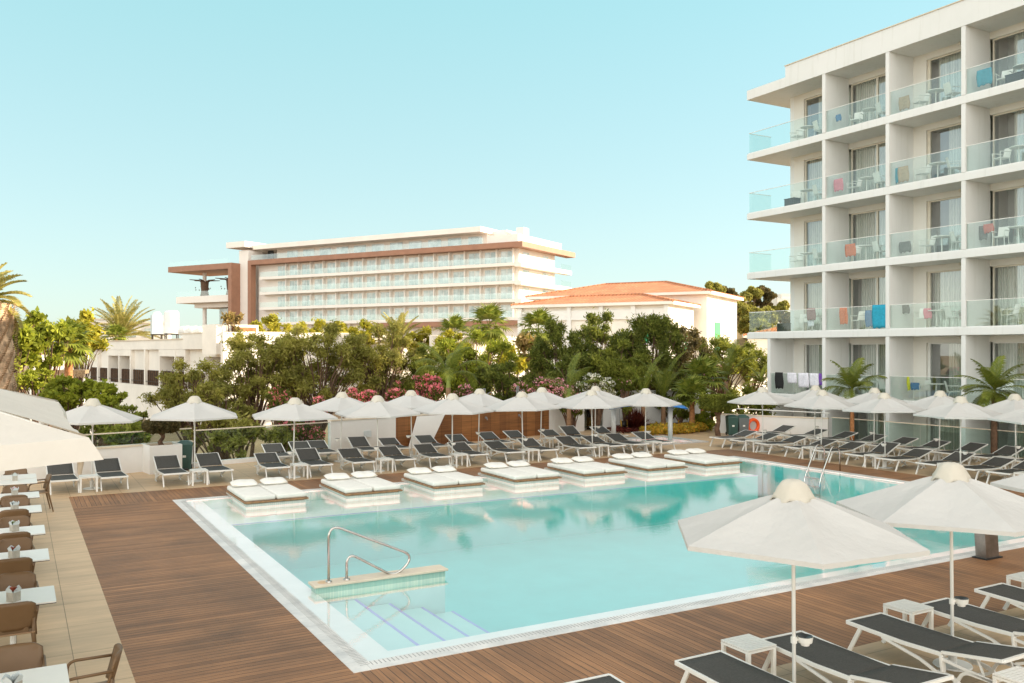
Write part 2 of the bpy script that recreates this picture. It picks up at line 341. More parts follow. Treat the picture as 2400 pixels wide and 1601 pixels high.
# pool basin: coping ring, submerged lip, walls, floor, shelf and steps
IU0,IU1,IV0,IV1=4.02,21.55,10.25,22.85
def ring(mb,a,b,z0,z1,mi):
    (a0,a1,a2,a3),(b0,b1,b2,b3)=a,b
    mb.box(a0,b0,a2,a3,z0,z1,mi); mb.box(b1,a1,a2,a3,z0,z1,mi); mb.box(b0,b1,a2,b2,z0,z1,mi); mb.box(b0,b1,b3,a3,z0,z1,mi)
WU0,WU1,WV0,WV1=3.66,21.87,9.96,22.95
p=MB(); ring(p,(PU0,PU1,PV0,PV1),(WU0,WU1,WV0,WV1),-1.7,.006,0)
ring(p,(WU0,WU1,WV0,WV1),(IU0,IU1,IV0,IV1),-1.7,-.02,1)
p.box(IU0,IU1,IV0,IV1,-1.7,-1.42,2)
def liner(z0=-1.42,z1=-.03):
    e=.004; p.quad((IU0+e,IV0,z0),(IU0+e,IV1,z0),(IU0+e,IV1,z1),(IU0+e,IV0,z1),2); p.quad((IU1-e,IV0,z0),(IU1-e,IV1,z0),(IU1-e,IV1,z1),(IU1-e,IV0,z1),2)
    p.quad((IU0,IV0+e,z0),(IU1,IV0+e,z0),(IU1,IV0+e,z1),(IU0,IV0+e,z1),2); p.quad((IU0,IV1-e,z0),(IU1,IV1-e,z0),(IU1,IV1-e,z1),(IU0,IV1-e,z1),2)
liner()
SH0=20.45; p.box(IU0+.01,IU1-1.0,SH0,IV1-.01,-1.42,-.26,2); p.box(IU0+.01,IU1-1.0,SH0,IV1-.01,-.2598,-.24,1); p.quad((IU0+.01,IV1-.012,-.24),(IU1-1,IV1-.012,-.24),(IU1-1,IV1-.012,-.02),(IU0+.01,IV1-.012,-.02),1)
p.box(IU0+.01,IU1-1.0,SH0,SH0+.05,-.24,-.235,3)
for k,(u,z) in enumerate(((4.62,-.16),(5.18,-.30),(5.74,-.44),(6.28,-.58))):
    p.box(IU0+.012 if k==0 else (4.62,5.18,5.74)[k-1],u,IV0+.012,13.08,-1.42,z,4); p.box(u-.045,u-.002,IV0+.014,13.075,z,z+.004,3)
struct(p.build('pool_basin',['coping_tile','pool_pale','pool_floor','blue_tile','pool_step']))
# overflow grating: one ring of narrow slots
gr=MB(); s=.055
def slots(x0,x1,y0,y1,alongx):
    n=int(((x1-x0) if alongx else (y1-y0))/s)
    for i in range(n):
        if alongx: gr.box(x0+i*s,x0+i*s+.012,y0,y1,.0062,.0085)
        else: gr.box(x0,x1,y0+i*s,y0+i*s+.012,.0062,.0085)
slots(WU0-.14,WU0-.02,WV0-.1,WV1,False); slots(WU0,WU1,WV0-.14,WV0-.02,True); slots(WU0,WU1,WV1+.02,WV1+.14,True); slots(WU1+.02,WU1+.14,WV0,WV1,False)
tag(gr.build('overflow_grating','coping_tile'),'white slotted overflow grating running round the big swimming pool','grating')
M['slot']=M['grey_metal']; bpy.data.objects['overflow_grating'].data.materials[0]=plain('slot_grey',(.42,.42,.40),.6)
wt=MB(); wt.box(WU0+.004,WU1-.004,WV0+.004,WV1-.004,-1.5,-.008); struct(wt.build('pool_water','water'))
# children's pool
k=MB(); ring(k,(KU0,KU1,KV0,KV1),(KU0+.22,KU1-.22,KV0+.22,KV1-.22),-.6,.05,0); k.box(KU0+.22,KU1-.22,KV0+.22,KV1-.22,-.6,-.35,1)
kp=thing('paddling_pool','small white rimmed paddling pool beside the blue topped shade','pool')
k.build('rim',['coping_tile','pool_pale'],kp); MB().box(KU0+.224,KU1-.224,KV0+.224,KV1-.224,-.345,-.02).build('water','water',kp)
# in-pool wall and handrail
wp=thing('stair_wall','low cream topped tiled wall standing in the pool beside the steps','wall')
MB().box(3.99,6.16,13.14,13.40,-.16,.085).build('tiled_wall','mosaic',wp); MB().box(3.99,6.16,13.14,13.40,-1.42,-.161).build('submerged_wall','pool_step',wp); MB().box(3.95,6.20,13.10,13.44,.087,.125).build('coping_slab','cream_coping',wp,bevel=.008)
MB().lathe([(0,.004),(.075,.004),(.08,0)],14,(4.13,13.27,.126)).build('light_cap','beige',wp)
def arc(p,q,r_,n=6): pass
def smooth_path(pts,rad,n=6):
    pts=[Vector(p) for p in pts]; out=[pts[0]]
    for i in range(1,len(pts)-1):
        a,b,c=pts[i-1],pts[i],pts[i+1]; r1=min(rad[i-1] if isinstance(rad,list) else rad,(a-b).length*.49,(c-b).length*.49)
        p0=b+(a-b).normalized()*r1; p2=b+(c-b).normalized()*r1
        for j in range(n+1):
            t=j/n; out.append(p0*(1-t)**2+b*2*t*(1-t)+p2*t*t)
    out.append(pts[-1]); return out
hr=thing('handrail','stainless steel double bent handrail standing on the in-pool stair wall','handrail')
V=13.25
MB().tube(smooth_path([(4.22,V,.126),(4.22,V,1.03),(5.66,V,.37),(5.33,V,.06),(4.51,V,.56),(4.51,V,.126)],[.24,.24,.2,.22],8),.021,10).build('rail_tube','steel',hr,smooth=True)
for x in (4.22,4.51): MB().lathe([(.02,.03),(.045,.02),(.055,0)],14,(x,V,.126)).build('flange','steel',hr)
# pool ladder
ld=thing('pool_ladder','stainless steel ladder hooked over the far right pool edge','ladder')
for v in (18.72,19.32):
    MB().tube(smooth_path([(22.3,v,0),(22.28,v,.72),(21.95,v,.80),(21.36,v,-.30),(21.40,v,-.9)],[.22,.22,.3],7),.022,8).build('side_rail','steel',ld,smooth=True)
for z in (-.2,-.45,-.7): MB().box(21.37,21.45,18.74,19.30,z-.015,z+.015).build('rung','steel',ld)

# ---------------------------------------------------------------- terrace edge walls and fences
FA,FB=Vector((4.8,29.45)),Vector((21.5,33.65)); FD=(FB-FA).normalized(); FN=Vector((-FD.y,FD.x))
def FL(px,off=0):        # photo column -> point on the terrace's back line
    k=(px-1200)/F; du,dv=k*CT+ST,-k*ST+CT; A=FA-FN*off
    t=(A.x*FD.y-A.y*FD.x)/(du*FD.y-dv*FD.x); return Vector((du*t,dv*t))
def wallseg(name,a,b,z0,z1,th,mat,label=None,cat='wall',cop=None,parent=None):
    a=Vector(a[:2]); b=Vector(b[:2]); d=(b-a).normalized(); n=Vector((-d.y,d.x))*th/2
    o=thing(name,label,cat) if label else parent
    MB().prism([a-n,b-n,b+n,a+n],z0,z1).build('wall_face' if label else name,mat,o)
    if cop: n2=n*1.3; MB().prism([a-n2,b-n2,b+n2,a+n2],z1+.002,z1+.05).build('coping',cop,o)
    return o
wallseg('parapet_wall',(-11,25.75),(4.9,29.6),-3.5,.80,.22,'white_paint','low white terrace wall with cream coping behind the first loungers','wall','cream_coping')
wallseg('kerb_wall',(4.95,29.55),FL(772),-3.5,.14,.2,'white_paint','low white kerb under the glass fence','wall')
def glass_fence(name,a,b,z0,z1,label,mat='fence_glass',panel=1.5,posts=True,rail='cream_coping'):
    a=Vector(a[:2]); b=Vector(b[:2]); L=(b-a).length; d=(b-a)/L; n=Vector((-d.y,d.x)); o=thing(name,label,'fence'); k=max(1,round(L/panel))
    for i in range(k):
        p=a+d*(L*i/k+.012); q=a+d*(L*(i+1)/k-.012); e=n*.006
        MB().prism([p-e,q-e,q+e,p+e],z0,z1).build('glass_panel',mat,o)
    e=n*.022; MB().prism([a-e,b-e,b+e,a+e],z1+.001,z1+.036).build('top_rail',rail,o)
    return o
glass_fence('glass_fence',(-11,25.75),(4.9,29.6),.86,1.22,'short glass fence on the white wall beside the topiary planter')
glass_fence('glass_fence',(4.95,29.55),FL(772),.141,1.15,'long glass fence behind the far left loungers with oleander beyond')
WT=1.2
def flseg(name,p0,p1,z0,z1,th,mat,label,off=0,cop='cream_coping'): return wallseg(name,FL(p0,off),FL(p1,off),z0,z1,th,mat,label,'wall',cop)
flseg('white_wall',772,924,-3,WT,.2,'white_paint','white wall panel carrying a small grey box left of the timber clad wall')
flseg('timber_wall',924.5,1283,-3,WT,.2,'wood_wall','brown timber clad wall behind the showers and loungers')
flseg('white_wall',1283.5,1366,-3,WT,.2,'white_paint','white wall between the timber clad wall and the dark window')
a,b=FL(1366.5),FL(1409); o=thing('dark_window','dark glazed opening in the white wall behind the far loungers','window')
wn=FN*.06; MB().prism([a-wn,b-wn,b+wn,a+wn],.12,1.12).build('pane','window_glass',o); wn=FN*.02; a2=a+FN*.4; b2=b+FN*.4; MB().prism([a2-wn,b2-wn,b2+wn,a2+wn],-1,1.12).build('back_panel','dark',o)
flseg('white_wall',1409.5,1428,-3,WT,.22,'white_paint','narrow white wall pier right of the dark window')
# leaning white panel
o=thing('slanted_panel','white slanted panel leaning across the timber clad wall','panel')
q=[FL(px,.16+ex) for px,ex in ((977,0),(1040.8,0),(1005.9,.25),(956.3,.25))]; zz=[1.19,1.19,.0,.0]
mb=MB(); f=[(q[i].x,q[i].y,zz[i]) for i in range(4)]; bk=[(q[i].x-FN.x*.05,q[i].y-FN.y*.05,zz[i]) for i in range(4)]
mb.poly(f); mb.poly(bk[::-1]); [mb.quad(f[i],bk[i],bk[(i+1)%4],f[(i+1)%4]) for i in range(4)]; mb.build('panel_board','white_paint',o)
# grey box on the wall, box vent
p=FL(861,.13); tag(MB().box(-.14,.14,-.05,.05,0,.22).build('wall_box','paper',loc=(p.x,p.y,.55)),'small pale box fixed to the white wall left of the timber','box')
# showers
for i,(px,zt) in enumerate(((1135,2.15),(1213,2.2))):
    p=FL(px,-.28); o=thing('garden_shower','grey shower post behind the timber wall, '+('left of the pair' if i==0 else 'right of the pair'),'shower',(p.x,p.y,0),math.atan2(FD.y,FD.x))
    MB().box(-.05,.05,-.04,.04,-1,zt).build('post','grey_metal',o); MB().tube(smooth_path([(.05,0,zt-.28),(.42,0,zt-.15),(.42,0,zt-.35)],[.1]),.016,6).build('arm','grey_metal',o,smooth=True)
    MB().lathe([(.02,.05),(.08,.01),(.08,0),(0,0)],12,(.42,0,zt-.40)).build('shower_head','grey_metal',o)
    p=FL(px+4,.13); o=thing('foot_tap','small grey tap fixed on the timber wall below the '+('left' if i==0 else 'right')+' shower','tap',(p.x,p.y,.85),math.atan2(FD.y,FD.x))
    MB().tube([(0,.03,.1),(0,-.06,.1),(0,-.08,0)],.014,6).build('spout','grey_metal',o); MB().box(-.05,.05,-.01,.02,.06,.14).build('plate','grey_metal',o)
# taller wall behind the flower bed, with a sign board
wallseg('tall_white_wall',(24.35,35.45),(31.6,34.9),-1.4,1.75,.2,'white_paint','tall white garden wall behind the maroon bush and yellow ground cover','wall')
wallseg('corner_wall',(22.9,34.0),(24.35,35.45),-1.4,1.45,.2,'white_paint','short angled white wall joining the dark window to the garden wall','wall')
sp=thing('sign_board','white board with a grid of small red and grey pictograms','sign',(24.5,35.28,.62),R(-4.4))
MB().box(0,.95,-.02,.02,0,1.05).build('board','white_plastic',sp)
for i in range(3):
    for j in range(4):
        x=.18+i*.29; z=.14+j*.25; c='flower_red' if (i+j)%2==0 else 'grey_metal'
        s_=MB(); s_.box(x-.02,x+.02,-.03,-.022,z-.05,z+.03); s_.box(x-.05,x+.05,-.03,-.022,z-.01,z+.01); s_.lathe([(0,0),(.028,.0),(.028,.012),(0,.012)],8,(x,-.032,z+.05)); s_.build('pictogram',c,sp)
bed=MB().prism([(24.5,35.3),(24.75,32.9),(27,32.6),(30.4,33.1),(31.3,34.8)],-.2,.08); struct(bed.build('planting_bed','soil'))
# right-hand white wall, rail and long glass fence
wallseg('white_wall',(27.95,30.3),(30.25,26.0),-1.5,.82,.2,'white_paint','white wall behind the two wheeled bins and the orange life ring','wall','cream_coping')
o=thing('wall_rail','thin pale handrail running above the white wall behind the bins','rail')
MB().tube([(28.2,30.35,1.12),(30.45,26.1,1.06)],.022,6).build('rail_tube','white_metal',o)
for q in ((28.2,30.35),(29.3,28.25),(30.4,26.2)): MB().tube([(q[0],q[1],.5),(q[0],q[1],1.1)],.018,6).build('post','white_metal',o)
glass_fence('glass_fence',(30.35,25.9),(30.5,17.6),0.01,.88,'long glass fence in front of the hotel ground floor with thin rail')
glass_fence('glass_fence',(30.5,17.5),(30.6,4.0),0.01,.98,'tall clear glass fence at the right end behind the palm',rail='white_metal')
# ================================================================ THE HOTEL ON THE RIGHT
HU=32.24; HB=33.85; VE=32.84; VG=31.47
FLZ=[-1.35,1.67,4.69,7.71,10.73,13.75]; RB,RT,PT=16.45,16.92,17.45
FIN=[31.38,28.0,24.62,21.18,17.75,14.3,10.9,7.5,4.1,.7,-2.7]; VS=-45
hot=thing('hotel_building','large white hotel with stacked glass fronted balconies on the right','building')
wl=MB()
wl.box(HB+1.6,50,VS,VG,-1.5,RB)                                   # inner mass
wl.box(HB,HB+1.6,VG-.25,VG,-1.5,RB)                                # gable return
struct_roof=MB(); struct_roof.box(HU,50,VS,VE,RB,RT); struct_roof.build('roof_slab','hotel_white',hot)
MB().box(HU+.01,49.9,VS,30.3,RT,PT).build('parapet','hotel_white',hot); MB().box(HU-.03,50,VS,30.34,PT+.001,PT+.04).build('parapet_coping','cream_coping',hot)
wl.build('wall','hotel_white',hot)
for k,z in enumerate(FLZ):
    if k==0: continue
    ve=VE if k>=2 else VG+.09
    s=MB(); s.box(HU,HB+1.7,VS,ve,z-.34,z-.05); s.box(HU+.05,HB+1.7,VS,ve-.05,z-.05,z); s.build('floor_slab','hotel_white',hot,bevel=.01)
for i,v in enumerate(FIN):
    z0=-1.5
    if i==0: MB().box(HU+.03,HB,v-.1,v+.1,-1.5,FLZ[2]-.345).build('divider_wall','hotel_white',hot); continue
    for k,z in enumerate(FLZ):
        zt=(FLZ[k+1]-.345) if k<5 else RB-.002
        MB().box(HU+.02,HB,v-.09,v+.09,z+.002,zt).build('divider_wall','hotel_white',hot)
def bayspan(i): return (FIN[i+1]+.09,FIN[i]-.09)          # low v, high v
def window_unit(v0,v1,z,fr,mulls,curt,seed):
    h=2.42; rr=random.Random(seed)
    o=MB(); u0=HB+.10; t_=.06
    o.box(u0,u0+.07,v0,v1,z+h-t_,z+h); o.box(u0,u0+.07,v0,v1,z+.001,z+.05); o.box(u0,u0+.07,v0,v0+t_,z+.05,z+h-t_); o.box(u0,u0+.07,v1-t_,v1,z+.05,z+h-t_)
    for m_ in mulls: o.box(u0-.01,u0+.075,m_-.05,m_+.05,z+.05,z+h-t_)
    wi=o.build('window',fr,hot)
    MB().quad((u0+.035,v0,z),(u0+.035,v1,z),(u0+.035,v1,z+h),(u0+.035,v0,z+h)).build('pane','window_glass',wi)
    a,b=v0,v1-(v1-v0)*curt
    if b-a>.2:
        P=[[(u0+.28+.035*math.sin(q*9*(b-a)),a+(b-a)*q/40,zz) for q in range(41)] for zz in (z,z+h)]
        MB().grid(P).build('curtain','curtain' ,wi)
    return wi
for i in range(0,7):
    lo,hi=bayspan(i) if i else (FIN[1]+.09,VG-.25)
    for k,z in enumerate(FLZ):
        w_=MB(); h=2.42; top=(FLZ[k+1]-.34) if k<5 else RB
        if i%2==0: a,b=lo+.02,hi-.62        # window against the near divider, jamb on the far side
        else: a,b=lo+.02,hi-.05
        w_.box(HB,HB+.25,lo,hi,z+h,top)
        if hi-b>.06: w_.box(HB,HB+.25,b,hi,z,z+h)
        w_.box(HB+.9,HB+1.55,lo,lo+.02,z,top); w_.build('back_wall','warm_white',hot)
        rb=MB(); rb.quad((HB+1.2,lo,z),(HB+1.2,hi,z),(HB+1.2,hi,top),(HB+1.2,lo,top)); rb.build('room_back','room',hot)  # plain grey back plane of the room behind the glass
        rr=random.Random(i*10+k)
        mull=[a+(b-a)*(.30 if i else .22)]
        if i==2: mull=[23.83-.0]
        if i==1: mull=[onx(2056,HB+.1)]
        open_=rr.choice([0,0,.0,.12,.22]) if not (i==2 and k in(1,3,4)) else .30
        if k==0 and i==0: open_=0
        window_unit(a,b,z,'frame_cream' if k>1 else 'white_metal',mull,open_,i*10+k)
        # lamp above the window
        if i<6:
            lm=MB(); vv=lo+(hi-lo)*.32; lm.lathe([(.0,.0),(.05,.02),(.06,.1),(.03,.13),(0,.13)],10,(HB-.09,vv,z+2.55)); lm.box(HB-.1,HB,vv-.015,vv+.015,z+2.62,z+2.66); lm.build('wall_lamp','frame_cream',hot,smooth=False)
# balcony glass
for k,z in enumerate(FLZ):
    if k==0: continue
    for i in range(0,7):
        lo,hi=bayspan(i)
        if i==0: hi=(VE-.06) if k>=2 else FIN[0]-.1
        n=(3 if i<5 else 1) if i else (4 if k>=2 else 2); L=hi-lo
        for j in range(n):
            MB().box(HU+.09,HU+.102,lo+L*j/n+.008,lo+L*(j+1)/n-.008,z+.004,z+.99).build('balcony_glass','rail_glass',hot)
        rl=MB(); rl.box(HU+.08,HU+.112,lo,hi,z+.991,z+1.015)
        if i==0 and k>=2: rl.box(HU+.112,HB-.002,hi-.03,hi,z+.991,z+1.015)
        rl.build('balcony_rail','white_metal',hot)
        if i==0 and k>=2: MB().box(HU+.12,HB,hi-.02,hi-.008,z+.004,z+.99).build('balcony_glass','rail_glass',hot)
# ---- balcony furniture and towels
def make_balcony_chair():
    t=thing('balcony_chair','x','chair')
    fr=MB()
    for x,y in ((-.22,-.22),(.22,-.22)): MB().tube([(x,y,0),(x*.95,y*.9,.42),(x,y,.64)],.014,5).build('leg','white_plastic',t)
    for x,y in ((-.22,.24),(.22,.24)): MB().tube([(x,y,0),(x*.92,y*.8,.42)],.014,5).build('leg','white_plastic',t)
    MB().box(-.22,.22,-.22,.22,.40,.43).build('seat','white_plastic',t)
    bk=MB(); P=[[(x,.20+.10*q+.03*math.cos(x*6),.44+.40*q) for x in (-.2,-.1,0,.1,.2)] for q in (0,.5,1)]; bk.grid(P); bk.build('backrest','white_plastic',t,solid=.015)
    for x in (-.24,.24): MB().tube([(x,-.22,.64),(x,.24,.64)],.017,5).build('armrest','white_plastic',t)
    return t
BC=make_balcony_chair()
def make_bt():
    t=thing('balcony_table','x','table'); MB().lathe([(0,.72),(.33,.72),(.34,.70),(.33,.685),(0,.685)],20).build('tabletop','white_plastic',t)
    MB().tube([(0,0,.05),(0,0,.685)],.025,8).build('pedestal','white_plastic',t)
    f=MB(); [f.tube([(0,0,.07),(.26*math.cos(a),.26*math.sin(a),.012)],.014,5) for a in (.3,1.87,3.44,5.0)]; f.build('foot','white_plastic',t); return t
BT=make_bt()
FN_=['ground','first','second','third','fourth','fifth']
BAYN=['left corner','second','third','fourth','fifth','sixth']
usedc=[False]; usedt=[False]
def place(proto,flag,label,loc,rz,grp):
    if not flag[0]: flag[0]=True; proto.location=loc; proto.rotation_euler=(0,0,rz); proto['label']=label; proto['group']=grp; return proto
    return dup(proto,label,loc,rz,grp)
for i in range(0,5):
    lo,hi=bayspan(i)
    if i==0: hi=31.2
    for k in range(1,6):
        z=FLZ[k]+.003; rr=random.Random(100+i*7+k); c=lo+(hi-lo)*rr.uniform(.38,.5)
        if i==0 and k==5: c=29.6
        where=f'{FN_[k]} floor {BAYN[i]} balcony'
        place(BT,usedt,f'white round table on the {where} of the right hotel',(33.0,c,z),0,'balcony tables of the right hotel')
        place(BC,usedc,f'white armchair near the palm end of the {where}, right hotel' if 0 else f'white armchair left of the round table on the {where}',(33.05,c+.72,z),R(200+rr.uniform(-30,60))+R(90)*0+R(60),'balcony chairs of the right hotel')
        place(BC,usedc,f'white armchair right of the round table on the {where}',(33.1,c-.70,z),R(60+rr.uniform(-20,20)),'balcony chairs of the right hotel')
def towel(px,u,zt,wd,ht,mat,label,name='towel',on=None,wob=.03):
    v=onx(px,u); P=[]
    for r_ in range(7):
        q=r_/6; P.append([(u-.02-wob*math.sin(c_*1.1+q*3)*q,v+wd/2-wd*c_/8+.02*math.sin(q*5+c_),zt-ht*q-(.03*math.sin(c_*2) if r_==6 else 0)) for c_ in range(9)])
    o=MB().grid(P).build(name,mat,solid=.012,smooth=True); tag(o,label,'towel' if name=='towel' else 'clothing',on); return o
gz1=FLZ[1]+1.03; U0=HU+.07
towel(1827,U0,gz1,.50,.78,'towel_black','black towel hung over the first floor left corner balcony rail')
towel(1857,U0,gz1,.55,.50,'towel_white','white towel next to the black towel on the balcony rail')
towel(1884,U0,gz1,.62,.68,'towel_white','long white towel in the middle of the first floor balcony rail')
towel(1909,U0,gz1,.52,.62,'towel_white','white towel beside the purple towel on the balcony rail')
towel(1924,U0,gz1,.16,.55,'towel_purple','narrow purple towel at the right end of the first floor rail')
z2=FLZ[2]+1.03
towel(2063,U0,z2,.75,1.0,'towel_blue','bright blue towel hung over the second floor balcony rail')
towel(1978,HU+.35,z2-.02,.42,.75,'towel_orange','bright orange towel hanging behind the second floor balcony glass')
towel(2037,HU+.35,z2-.2,.35,.72,'denim','blue jeans hanging beside the bright blue towel','trousers')
towel(1902,HU+.22,z2+.02,.5,.55,'towel_mauve','mauve towel over a chair on the second floor corner balcony')
towel(1901,HU+.30,z2-.42,.32,.4,'towel_white','white cloth hanging below the mauve towel')
towel(2175,HU+.6,z2-.22,.35,.42,'towel_pink','pink towel on the second floor third balcony')
towel(2120,HU+.9,z2-.02,.5,.35,'towel_grey','grey clothes on the rack of the second floor third balcony','clothes')
z3=FLZ[3]+1.0
towel(1994,HU+.3,z3-.18,.55,.55,'towel_orange','orange and blue beach towel on a third floor balcony chair')
towel(2302,HU+.9,z3-.05,.4,.55,'towel_grey','grey patterned shirt on the third floor fourth balcony rack','shirt')
towel(2318,HU+.8,z3-.02,.4,.35,'towel_red','red towel on the third floor fourth balcony rack')
towel(2122,HU+.5,z3-.35,.55,.45,'towel_grey','dark brown bag on a chair of the third floor third balcony','bag')
z4=FLZ[4]+1.0
towel(1966,HU+.4,z4-.15,.5,.55,'towel_pink','pink checked towel on the fourth floor second balcony rack')
towel(2118,HU+.4,z4-.2,.5,.65,'towel_sand','sand and teal beach towel on the fourth floor third balcony')
towel(2103,HU+.45,z4-.2,.16,.65,'towel_teal','teal strip of towel on the fourth floor third balcony')
z5=FLZ[5]+1.0
towel(2120,HU+.3,z5-.3,.5,.55,'towel_sand','beige towel over a chair on the fifth floor third balcony')
towel(1966,HU+.5,z5-.2,.28,.3,'denim','blue swimsuit on the fifth floor second balcony rack','swimsuit')
towel(2308,HU+.35,z5-.12,.6,.62,'towel_teal','blue patterned towel on a fifth floor fourth balcony chair')
towel(2130,HU+.9,gz1-.05,.12,.6,'towel_yellow','yellow strap hanging on the first floor third balcony','strap')
towel(2146,HU+.7,gz1-.3,.42,.3,'denim','dark blue bag on the first floor third balcony chair','bag')
for (px,k,wd,lab) in ((1837,2,.5,'second'),(1857,4,.62,'fourth'),(2385,5,.7,'fifth')):
    v=onx(px,HU+.55); o=thing('storage_box',f'dark wicker box on the {lab} floor balcony of the right hotel','box',(HU+.55,v,FLZ[k]+.003),0,'wicker boxes on the balconies')
    MB().box(-.22,.22,-wd/2,wd/2,0,.36).build('box_body','dark_wicker',o,bevel=.02); MB().box(-.23,.23,-wd/2-.01,wd/2+.01,.362,.40).build('lid','dark_wicker',o)
# ================================================================ PARASOLS
def make_parasol(seed,near=False):
    rr=random.Random(seed); t=thing('parasol','x','parasol')
    Rr,zh,zt=1.36,1.80,2.21; n=6; m=6; kk=6; P=[]
    for a in range(n*m+1):
        th=2*math.pi*a/(n*m); f=(a%m)/m; e=math.sin(f*math.pi); row=[]
        cr=math.cos(math.pi/n)/math.cos(((a%m)/m-.5)*2*math.pi/n)   # straight hexagon sides
        for q in range(kk+1):
            s_=q/kk; r=.10+(Rr-.10)*s_; r*= (1-s_*.0)*(cr if True else 1)
            z=zt+(zh-zt)*(s_**1.06)-.16*e*s_*(1-s_)+rr.uniform(-.004,.004)
            row.append((r*math.cos(th),r*math.sin(th),z))
        P.append(row)
    for q in range(kk+1): P[-1][q]=P[0][q]
    MB().grid(P).build('canopy','canvas',t,smooth=False)
    vl=MB(); Q=[[p[kk],(p[kk][0]*1.002,p[kk][1]*1.002,p[kk][2]-.045)] for p in P]; vl.grid(Q).build('hem','canvas',t)
    def wv(k,a,r,z):
        if k<=0: return r,z
        q=(k/6)**1.6; return r*(1+.15*q*(1-1.6*abs(math.cos(3*a+.4)))+.045*q*math.sin(17*a+k)+.03*math.sin(5*a)), z+.075*q*abs(math.cos(3*a+.4))-.02*q+.016*q*math.sin(7*a+1)
    MB().lathe([(.0,.175),(.075,.17),(.125,.14),(.155,.095),(.178,.045),(.205,-.005),(.225,-.05)],36,(0,0,2.165),wave=wv).build('vent_cap','canvas_cap',t,smooth=True,solid=.008)
    MB().tube([(0,0,.02),(0,0,2.25)],.021,10).build('pole','white_metal',t,smooth=True)
    MB().lathe([(.0,.03),(.05,.03),(.055,.20),(.035,.21)],12).lathe([(0,.02),(.22,.018),(.23,.0)],20).build('base','white_metal',t)
    for a in range(6):
        th=2*math.pi*a/6; c,s_=math.cos(th),math.sin(th)
        MB().bar((.03*c,.03*s_,zt-.03),(Rr*c*.985,Rr*s_*.985,zh-.015),.014,.02).build('rib','white_metal',t)
    hb=MB(); hb.tube([(0,0,1.62),(0,0,1.68)],.034,10); hb.build('runner','white_metal',t)
    return t
def ashtray(p,ang,z=.74):
    h=MB(); c=(.13*math.cos(ang),.13*math.sin(ang),z); h.lathe([(0,-.06),(.045,-.06),(.05,-.035),(.075,-.03),(.085,.03),(.08,.03),(.07,0)],16,c); h.tube([(0,0,z),(c[0]*.45,c[1]*.45,z)],.012,6); h.lathe([(.021,.03),(.034,.03),(.034,-.03),(.021,-.03)],10,(0,0,z))
    o=h.build('ashtray','white_plastic',p); MB().lathe([(.0,.012),(.082,.034),(.083,.031),(.079,.026)],16,c,wave=lambda k,a,r,z_:(r,z_+.006*math.sin(8*a)*(k==1))).build('ashtray_rim','black_plastic',o)
PZ=[(2.35,)]
protoP=make_parasol(1); usedP=[False]
def parasol(u,v,rz,label,grp,scale=None,ash=None):
    if not usedP[0]:
        usedP[0]=True; o=protoP; o.location=(u,v,0); o.rotation_euler=(0,0,rz); o['label']=label; o['group']=grp
        if scale: o.scale=scale
    else: o=dup(protoP,label,(u,v,0),rz,grp,scale,skip=('ashtray',))
    rt=random.Random(int(u*97+v*31)); o.rotation_euler=(R(rt.uniform(-1.3,1.3)),R(rt.uniform(-1.3,1.3)),rz)
    if ash is not None: ashtray(o,ash-rz)
    return o
GF,GB,GR,GQ,GN='parasols in the front row behind the daybeds','parasols in the back row behind the daybeds','parasols in the front column before the hotel','parasols in the back column before the hotel','parasols over the near loungers'
parasol(6.92,6.38,R(-6),'large cream parasol in the right foreground, nearest to the pool stair wall',GN,(.945,.945,1.02),R(-20))
parasol(9.62,6.45,R(2),'large cream parasol in the right foreground in front of the steel shower column',GN,(.945,.945,1.02),R(-20))
parasol(12.75,6.5,R(14),'cream parasol cut off by the right edge of the picture in the foreground',GN,(.95,.95,1.02))
V1,V2=25.7,28.6
fr=[onx(687,0)]
FP=[ony(px,V1) for px in (687,886,1061,1228,1392,1516)]
BP=[ony(px,V2) for px in (798,965,1121,1267,1395)]
parasol(ony(215,26.2),26.2,R(12),'cream parasol half hidden behind the big awning at the left','parasols on the left terrace',(.97,.97,1.04))
parasol(4.43,26.25,R(20),'cream parasol beside the planter, above the second pair of loungers','parasols on the left terrace',(.97,.97,1.04))
for i,u in enumerate(FP): parasol(u,V1+.02*i,R(20+(i*23)%17),f'cream parasol of the row behind the daybeds, {ORD[i]} from the left in front',GF,(.99,.99,1.0),R(200+30*i))
for i,u in enumerate(BP): parasol(u,V2,R(5+(i*31)%29),f'cream parasol of the back row, {ORD[i]} from the left, nearer the terrace wall',GB,(.99,.99,1.0),R(150+40*i))
U1_,U2_=24.1,27.1
RP=[onx(px,U1_) for px in (1788,1924,2075,2251,2436)]
RQ=[onx(px,U2_) for px in (1909,2048,2201,2382)]
for i,v in enumerate(RP): parasol(U1_,v,R(8+(i*19)%25),f'cream parasol nearest the pool on the hotel side, {ORD[i]} from the left',GR,None,R(100*i) if i<4 else None)
for i,v in enumerate(RQ): parasol(U2_,v,R(15+(i*13)%25),f'cream parasol nearer the hotel, {ORD[i]} from the left of the back column',GQ,None,R(80*i))
